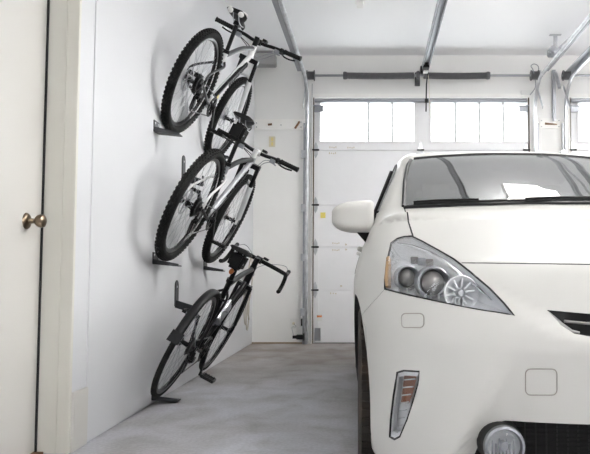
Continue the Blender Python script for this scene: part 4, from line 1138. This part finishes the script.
# windshield black border and cowl, wipers
bd_ = MB(); cw = on_surf([(-.665,1.215,1.09),(-.52,1.14,1.08),(-.30,1.075,1.07),(0,1.045,1.07),(.30,1.075,1.07),(.52,1.14,1.08),(.665,1.215,1.09)], .001, 6)
bd_.tube(cw, .012, 6)
for s in SIL: bd_.tube(on_surf([(s*.668,1.24,1.10),(s*.640,1.55,1.25),(s*.600,1.85,1.38),(s*.572,1.98,1.45)], .0, 6), .010, 6)
bd_.tube(on_surf([(-.55,2.01,1.45),(-.3,1.955,1.46),(0,1.925,1.47),(.3,1.955,1.46),(.55,2.01,1.45)], -.001, 6), .009, 6)
bd_.build('windshield_seal', M['dark'], car)
for (a, b_) in (((-.62,1.205,1.09),(-.08,1.055,1.075)), ((-.16,1.06,1.075),(.60,1.19,1.09))):
    q = on_surf([a, ((a[0]+b_[0])/2, (a[1]+b_[1])/2-.035, 1.085), b_], .013, 6)
    wp_ = MB(); wp_.tube(q, .006, 6); wp_.tube(on_surf([a, ((a[0]+b_[0])/2, (a[1]+b_[1])/2-.035, 1.085)], .022, 6), .0045, 6); wp_.build('wiper', M['dark'], car)
# bumper seam / hood gap shadow come from the real gaps; fender-bumper seam strip
for s in SIL:
    pass
# --- headlamps
inv_hits = lambda x, y, d: hit(x, y) + back*d
hl_root = None
for q in covers: finish(q, 'headlight_cover', M['clear'], car)
for s in SIL:
    hm = MB(); c = sum(hl, Vector())/len(hl)
    def SP(p): return Vector((p.x*s, p.y, p.z))
    bk = Vector((back.x*s, back.y, 0))
    bz = MB()   # bowl: rear wall of the recess, plus stepped bezel
    P0 = [p+back*.012+((c-p)-(c-p).dot(back)*back).normalized()*.004 for p in hl]; cs_ = hit(440,277); P1 = [p+(cs_-p)*.03+back*.030 for p in hl]; P2 = [Vector(q) for q in on_surf_list([p+(cs_-p)*.5 for p in hl], -.045)]
    n = len(hl); vs = [SP(p) for p in P0+P1+P2]+[SP(cs_+back*.050)]; fs = []
    for i in range(n):
        j = (i+1) % n; fs += [(i,j,n+j,n+i),(n+i,n+j,2*n+j,2*n+i),(2*n+i,2*n+j,3*n)]
    bz.add(vs, fs); head = bz.build('headlight', M['lampin'], car, smooth=25)
    def RH(x, y, d):   # a point d metres behind the lens, on the same line of sight
        p = hit(x, y); c0 = V(-CARX*math.cos(PSI)-CARY*math.sin(PSI), CARX*math.sin(PSI)-CARY*math.cos(PSI), CH); return p+(p-c0).normalized()*d
    for (x, y, r, d, kind) in ((407.5,277.7,.031,.022,'p'), (433,282.8,.040,.020,'p'), (461,293,.048,.014,'t')):
        pc_ = RH(x, y, d)
        ax = Vector((.10*s,-1,.0)).normalized(); pcs = SP(pc_)
        if kind == 'p':
            m_ = MB().lathe([(r*1.22,.0),(r*1.25,.012),(r*1.12,.018),(r*1.0,.010),(r*1.0,-.05),(r*1.22,-.05)], pcs, ax, 32, closed_prof=True); m_.build('lamp_ring', M['galvd'], head)
            m_ = MB().lathe([(r*.99,-.02),(r*.95,-.008),(r*.80,.004),(r*.5,.013),(r*.2,.017),(0,.018)], pcs, ax, 32); m_.build('projector_lens', M['lens'], head)
        else:
            m_ = MB().lathe([(r*1.08,.002),(r*1.03,.007),(r*.95,-.002),(r*.7,-.018),(r*.4,-.030),(r*.22,-.034),(0,-.034)], pcs, ax, 36)
            for k in range(10):
                t = 2*math.pi*k/10; e1 = ax.orthogonal().normalized(); e2 = ax.cross(e1); d_ = e1*math.cos(t)+e2*math.sin(t)
                m_.obox(pcs+d_*r*.62-ax*.014, d_*r*.30, ax.cross(d_)*.0022, ax*.009)
            m_.build('turn_reflector', M['lampin'], head)
            MB().lathe([(0,-.034),(.010,-.034),(.011,-.012),(.008,-.002),(0,0)], pcs, ax, 16).build('bulb', M['lampsil'], head)
    a_, b_ = SP(hit(410.5,256.5)+back*.05), SP(hit(433,268.5)+back*.05)
    for k in range(3):
        p_ = SP(RH(414+7.5*k,260.5+1.2*k,.030)); MB().obox(p_, (.012,0,0), (0,.02,0), (0,0,.012)).build('lamp_block', M['lens'] if k != 1 else M['galvd'], head, bevel=.002)
    am = MB(); st = [SP(RH(x,y,.016)) for x, y in ((388.5,258),(388.2,268),(387.6,278),(388.5,287))]; am.tube(st, [.008,.010,.011,.009], 8); am.build('side_marker', M['amber'], head)
    cf = MB(); q = [SP(RH(x,y,.018)) for x, y in ((398,243),(412,246),(428,252),(444,261),(458,272),(474,284),(492,300))]; cf.tube(q, [.004,.010,.011,.011,.010,.008,.004], 8, flat=.5); cf.build('chrome_blade', M['chrome'], head)
    rb_ = MB()
    for k in range(9):
        p_ = hit(398+k*8, 290+k*1.6); 
        if p_: rb_.obox(SP(p_+back*.035), (.0012,0,0), (0,.02,0), (0,0,.010))
    rb_.build('reflector_ribs', M['lampsil'], head)
    # dark gasket around the cover
    gk = MB().tube([SP(p)+bk*.002 for p in hl], .0028, 5, closed=True); gk.build('headlight_gasket', M['gap'], head)
# --- corner lamps
for s in SIL:
    bk2 = Vector((.45,1,0)).normalized(); c = sum(sig, Vector())/len(sig); SPs = lambda p: Vector((p.x*s, p.y, p.z))
    n = len(sig); bz = MB(); P0 = [p+bk2*.004 for p in sig]; P1 = [p+(c-p)*.16+bk2*.012 for p in sig]; P2 = [p+(c-p)*.16+bk2*.045 for p in sig]
    vs = [SPs(p) for p in P0+P1+P2]+[SPs(c+bk2*.045)]; fs = []
    for i in range(n):
        j = (i+1) % n; fs += [(i,j,n+j,n+i),(n+i,n+j,2*n+j,2*n+i),(2*n+i,2*n+j,3*n)]
    bz.add(vs, fs); cl = bz.build('corner_lamp', M['lampin'], car, smooth=25)
    rim_ = MB().tube([SPs(p+bk2*.002) for p in sig], .0034, 6, closed=True); rim_.build('lamp_bezel', M['dark'], cl)
    bx = MB()
    Lp = lambda x, y, d: SPs(hit(x, y)+bk2*d)
    q = [Lp(x, y, .030) for x, y in ((401,377),(413.5,377.5),(411,390),(406,405),(397.5,405))]; bx.prism(q, Vector((0,.006,0))); bx.build('turn_lens', M['turnl'], cl)
    for k in range(7):
        a_, b_ = Lp(400.5-1.0*k*.75, 381+8*k*.97, .020), Lp(413-2.2*k, 380+8*k*.97, .020)
        MB().tube([a_, b_], .0022, 5).build('lens_rib', M['lampsil'], cl)
    n = len(sig); lens = MB(); Q = [SPs(p+(c-p)*.08+bk2*.008) for p in sig]; lens.add(Q+[SPs(c+bk2*.006)], [(i,(i+1) % n,n) for i in range(n)]); lens.build('lamp_lens', M['clear'], cl, smooth=60)
# --- grille: dark backing, chrome corner and bar, emblem
grl = MB().tube([(-.13,.075,.66),(.13,.075,.66)], .012, 8).build('upper_grille', M['gap'], car)
for s in SIL: MB().prism([Vector((p.x*s, .082, p.z)) for p in gr_half], (0,.004,0)).build('grille_backing', M['gap'], grl)
for s in SIL:
    m_ = MB(); q = [Vector((p.x*s, p.y+.012, p.z)) for p in (hit(549.5,312),hit(556,318),hit(563,324.5),hit(573,331.5),hit(581,333))]
    m_.tube(q, [.004,.008,.010,.009,.006], 8, flat=.5); m_.build('chrome_corner', M['satin'], grl)
    m_ = MB(); q = [Vector((p.x*s, p.y+.016, p.z)) for p in (hit(566,321.5),hit(577,322.7),hit(589,323.8))]; q.append(Vector((-.14*s, q[-1].y-.004, q[-1].z-.002))); m_.tube(q, .0065, 8, flat=.6, up=(0,0,1)); m_.build('grille_bar', M['satin'], grl)
ec = V(0, F0(np.array([.665]))[0]+.0, .67)
em = MB(); em.lathe([(.072,0),(.082,.006),(.088,0)], ec+V(0,-.008,0), (0,-1,0), 40)
m_ = em.build('emblem_ring', M['chrome'], grl); m_.scale = (1,1,1)
# --- lower opening: dark box, mesh bars, fog lamps
lg = MB(); w0, w1_ = .24, lo[-1].z
lg.prism([V(p.x*.99,.25,p.z) for p in full], (0,.008,0)); lgo = lg.build('lower_grille', M['gap'], car)
br_ = MB()
for k in range(11):
    z = w0+.008+k*.0125; x_ = .42
    br_.tube([(-x_,.165,z),(-.2,.14,z),(.2,.14,z),(x_,.165,z)], .0022, 5)
for k in range(27):
    x_ = -.40+k*.8/26; br_.tube([(x_,.152,w0),(x_,.152,w1_-.004)], .0018, 5)
br_.build('grille_mesh', M['dark'], lgo)
for s in SIL:
    fc = Vector((hit(515,412).x, 0, 0)); f_ = atY(503,445,CARY+.09)
    lu = (f_.x-CARX)*math.cos(PSI)+.09*math.sin(PSI); fcx = V(lu*s, .09, f_.z)
    m_ = MB().lathe([(.046,.006),(.049,.014),(.056,.012),(.058,-.004),(.052,-.05),(.043,-.05)], fcx, (0,-1,0), 40, closed_prof=True)
    fg = m_.build('fog_lamp', M['galvd'], car, smooth=50)
    MB().lathe([(.045,-.0),(.039,-.026),(.02,-.040),(0,-.042)], fcx, (0,-1,0), 32).build('fog_reflector', M['lampin'], fg)
    fl = MB().lathe([(.046,.0),(.042,.008),(.03,.012),(0,.014)], fcx, (0,-1,0), 32)
    fl.build('fog_lens', M['clear'], fg, smooth=60)
    rb2 = MB()
    for k in range(7): 
        x_ = -.030+.010*k; hz = math.sqrt(.040**2-x_**2); rb2.box((fcx.x+x_-.002,fcx.y+.012,fcx.z-hz),(fcx.x+x_+.002,fcx.y+.016,fcx.z+hz*(.1 if k % 2 else .45)))
    rb2.build('fog_lens_ribs', M['galvd'], fg)
    MB().lathe([(0,-.02),(.013,-.02),(.014,.002),(.010,.006),(0,.007)], fcx, (0,-1,0), 16).build('bulb_shield', M['galvd'], fg)
    # black pod around the lamp
    MB().lathe([(.058,-.004),(.062,-.05),(.066,-.10)], fcx, (0,-1,0), 32).build('fog_lamp_pod', M['dark'], fg)
# --- door mirrors
for s in SIL:
    mc = atY(353.5,217.5,CARY+1.34); ux = (mc.x-CARX)*math.cos(PSI)+1.34*math.sin(PSI)
    c = V(ux*s*1, 1.34, mc.z); 
    if s == -1: c = V(-ux, 1.34, mc.z)
    hw, hh = .096, .075; sx_ = 1 if s == 1 else -1
    XS = [-1,-.62,.0,.62,1]; ZS = [-1,-.45,.45,1]; YS = [-.085,-.03,.075]; vid = {}; vs = []; fs = []
    def mv(i, j, k):
        if (i,j,k) not in vid:
            x, y, z = XS[i]*hw, YS[j], ZS[k]*hh
            if i == 0: z *= .50; y += .018; x *= 1.06
            if i == 1: z *= .90
            if i == 0 and k == 0: z += .004
            if j == 0: x *= .90; z *= .82; y += .012*abs(XS[i])
            if k == 3: z += .006*XS[i]*(1 if XS[i] > 0 else 0)
            vid[(i,j,k)] = len(vs); vs.append(c+V(x*sx_, y, z))
        return vid[(i,j,k)]
    for i in range(4):
        for k in range(3): fs += [(mv(i,0,k),mv(i+1,0,k),mv(i+1,0,k+1),mv(i,0,k+1)), (mv(i,2,k),mv(i,2,k+1),mv(i+1,2,k+1),mv(i+1,2,k))]
        for j in range(2): fs += [(mv(i,j,0),mv(i,j+1,0),mv(i+1,j+1,0),mv(i+1,j,0)), (mv(i,j,3),mv(i+1,j,3),mv(i+1,j+1,3),mv(i,j+1,3))]
    for j in range(2):
        for k in range(3): fs += [(mv(0,j,k),mv(0,j,k+1),mv(0,j+1,k+1),mv(0,j+1,k)), (mv(4,j,k),mv(4,j+1,k),mv(4,j+1,k+1),mv(4,j,k+1))]
    mr = MB().add(vs, fs).build('door_mirror', M['body'], car, smooth=180)
    sb_ = mr.modifiers.new('round', 'SUBSURF'); sb_.levels = 3; sb_.render_levels = 3
    sx = sx_
    MB().lathe([(0,.0),(.066,.0),(.066,.002),(0,.002)], c+V(0,.074,0), (0,1,0), 24).build('mirror_glass', M['chrome'], mr)
    # black foot running from under the housing down to the door
    a_ = atY(374,241,CARY+1.40); ft = MB()
    base = Vector(((a_.x-CARX)*math.cos(PSI)+1.4*math.sin(PSI), 1.42, a_.z))
    B0 = V(base.x*sx, base.y, base.z); top = c
    ft.add([c+V(.0*sx,-.04,-.058), c+V(.098*sx,-.045,-.050), c+V(.105*sx,.05,-.050), c+V(.01*sx,.05,-.056), B0+V(-.022*sx,-.035,-.030), B0+V(.03*sx,-.04,-.010), B0+V(.03*sx,.035,-.010), B0+V(-.022*sx,.03,-.030)],
           [(0,1,2,3),(4,7,6,5),(0,4,5,1),(1,5,6,2),(2,6,7,3),(3,7,4,0)])
    ft.build('mirror_foot', M['dark'], mr, bevel=.006)
# --- wheels
for v_ in (AX1, AX2):
    for s in SIL:
        c = V(s*.765, v_, WR); h = .105
        prof = [(.225,-h*.9),(.262,-h),(.300,-h*1.02),(.325,-h*.92),(.334,-h*.74),(.336,0),(.334,h*.74),(.325,h*.92),(.300,h*1.02),(.262,h),(.225,h*.9),(.222,0)]
        t = MB(); t.lathe(prof, c, (1,0,0), 64, closed_prof=True)
        for k in range(70):
            a = 2*math.pi*k/70; e = V(0,math.cos(a),math.sin(a)); tt_ = V(0,-math.sin(a),math.cos(a))
            for q in (-1,1): t.obox(c+e*.3335+V(q*.078,0,0), (.020,0,0), tt_*.010, e*.005)
            t.obox(c+e*.3355+V(.0,0,0), (.035,0,0), tt_*.011, e*.003)
        wt = t.build('wheel', M['ctire'], car)
        r_ = MB(); r_.lathe([(.222,-h*.9),(.218,-h*.8),(.205,0),(.214,h*.7),(.224,h*.86),(.226,h*.9)], c, (1,0,0), 48)
        for k in range(5):
            a = 2*math.pi*k/5+.3
            for da in (-.16,.16): r_.obox(c+V(s*.075,.118*math.cos(a+da),.118*math.sin(a+da)), (.012,0,0), V(0,-math.sin(a+da),math.cos(a+da))*.014, V(0,math.cos(a+da*.6),math.sin(a+da*.6))*.095)
        r_.lathe([(0,-.02),(.05,-.02),(.045,.015),(0,.02)], c+V(s*.075,0,0), (s,0,0), 24)
        r_.build('wheel_rim', M['alu'], wt)
        MB().lathe([(.0,-.01),(.13,-.01),(.13,.01),(0,.01)], c+V(s*.02,0,0), (1,0,0), 28).build('brake_disc', M['galvd'], wt)
# --- cabin: dash, seats, steering wheel, mirror
MB().prism([V(-.66,1.16,1.045),V(-.66,1.16,.75),V(-.66,1.75,.75),V(-.66,1.70,.98),V(-.66,1.45,1.05)], (1.32,0,0)).build('dashboard', M['interior'], car, bevel=.01)
MB().box((-.70,1.5,.30),(.70,4.2,.36)).build('cabin_floor', M['interior'], car) 
for (x_, y_) in ((-.36,2.35),(.36,2.35)):
    m_ = MB().box((x_-.25,y_-.50,.50),(x_+.25,y_,.64)).obox((x_,y_+.10,.92),(.24,0,0),(0,.06,0),(0,.09,.32)).obox((x_,y_+.19,1.28),(.13,0,0),(0,.045,0),(0,.01,.08))
    m_.build('seat', M['seat'], car, bevel=.04)
MB().box((-.60,3.0,.50),(.60,3.45,.64)).obox((0,3.52,.92),(.60,0,0),(0,.06,0),(0,.09,.30)).obox((-.36,3.6,1.26),(.12,0,0),(0,.04,0),(0,0,.07)).obox((.36,3.6,1.26),(.12,0,0),(0,.04,0),(0,0,.07)).build('rear_seat', M['seat'], car, bevel=.04)
sw = MB(); swc = V(.36,1.83,1.02); axs = V(0,-.9,-.42).normalized(); e1 = V(1,0,0); e2 = axs.cross(e1)
sw.tube([swc+e1*.18*math.cos(t)+e2*.18*math.sin(t) for t in [2*math.pi*k/32 for k in range(32)]], .015, 8, closed=True); sw.tube([swc-e1*.17, swc+e1*.17], .02, 8); sw.tube([swc, swc-axs*-.18], .03, 8)
sw.build('steering_wheel', M['dark'], car)
MB().box((-.12,1.93,1.36),(.12,1.955,1.425)).tube([(0,1.94,1.42),(0,1.97,1.46)], .012, 6).build('interior_mirror', M['dark'], car, bevel=.01)
MB().box((-.06,2.06,1.425),(.06,2.10,1.45)).build('windshield_sticker', M['wplas'], car)
for s in SIL:
    q = on_surf([(s*.70,4.42,.98),(s*.62,4.45,1.02),(s*.60,4.40,1.12),(s*.70,4.28,1.12)], .004, 5); MB().tube(q, .03, 8).build('tail_light', M['red'], car)
# ================================================================ LIGHT AND CAMERA
LIGHTS = [(1.3,4.3,.6,1.5,14,'added suspended fill light above the car roof'), (3.6,4.0,.6,1.5,84,'added suspended fill light over the second bay'), (2.0,-1.3,.6,1.5,38,'added suspended fill light behind the camera on right'),
 (4.4,.2,.6,1.5,24,'added suspended fill light in the far right corner')]
for (x, y, w, l, pw, lb) in LIGHTS: fill_light(x, y, w, l, pw, lb)  # all added and unseen; the one behind the camera lights the car front
wd = bpy.data.worlds.new('sky'); S.world = wd; wd.use_nodes = True
bg = wd.node_tree.nodes['Background']; bg.inputs[0].default_value = (.95,.98,1,1); bg.inputs[1].default_value = 6.5
cam = bpy.data.cameras.new('camera'); co = bpy.data.objects.new('camera', cam); COL.objects.link(co); S.camera = co
co.location = (0,0,CH); co.rotation_euler = (math.pi/2+PITCH, 0, 0)
cam.sensor_fit = 'HORIZONTAL'; cam.sensor_width = 36; cam.lens = 36*F_PX/590
cam.shift_x = -(PPX-295)/590; cam.shift_y = (PPY-227)/590; cam.clip_start = .02
vs_ = S.view_settings; S.display_settings.display_device = 'sRGB'
vs_.view_transform = 'Standard'; vs_.look = 'None'; vs_.gamma = 1; vs_.use_curve_mapping = False; vs_.exposure = 0.24
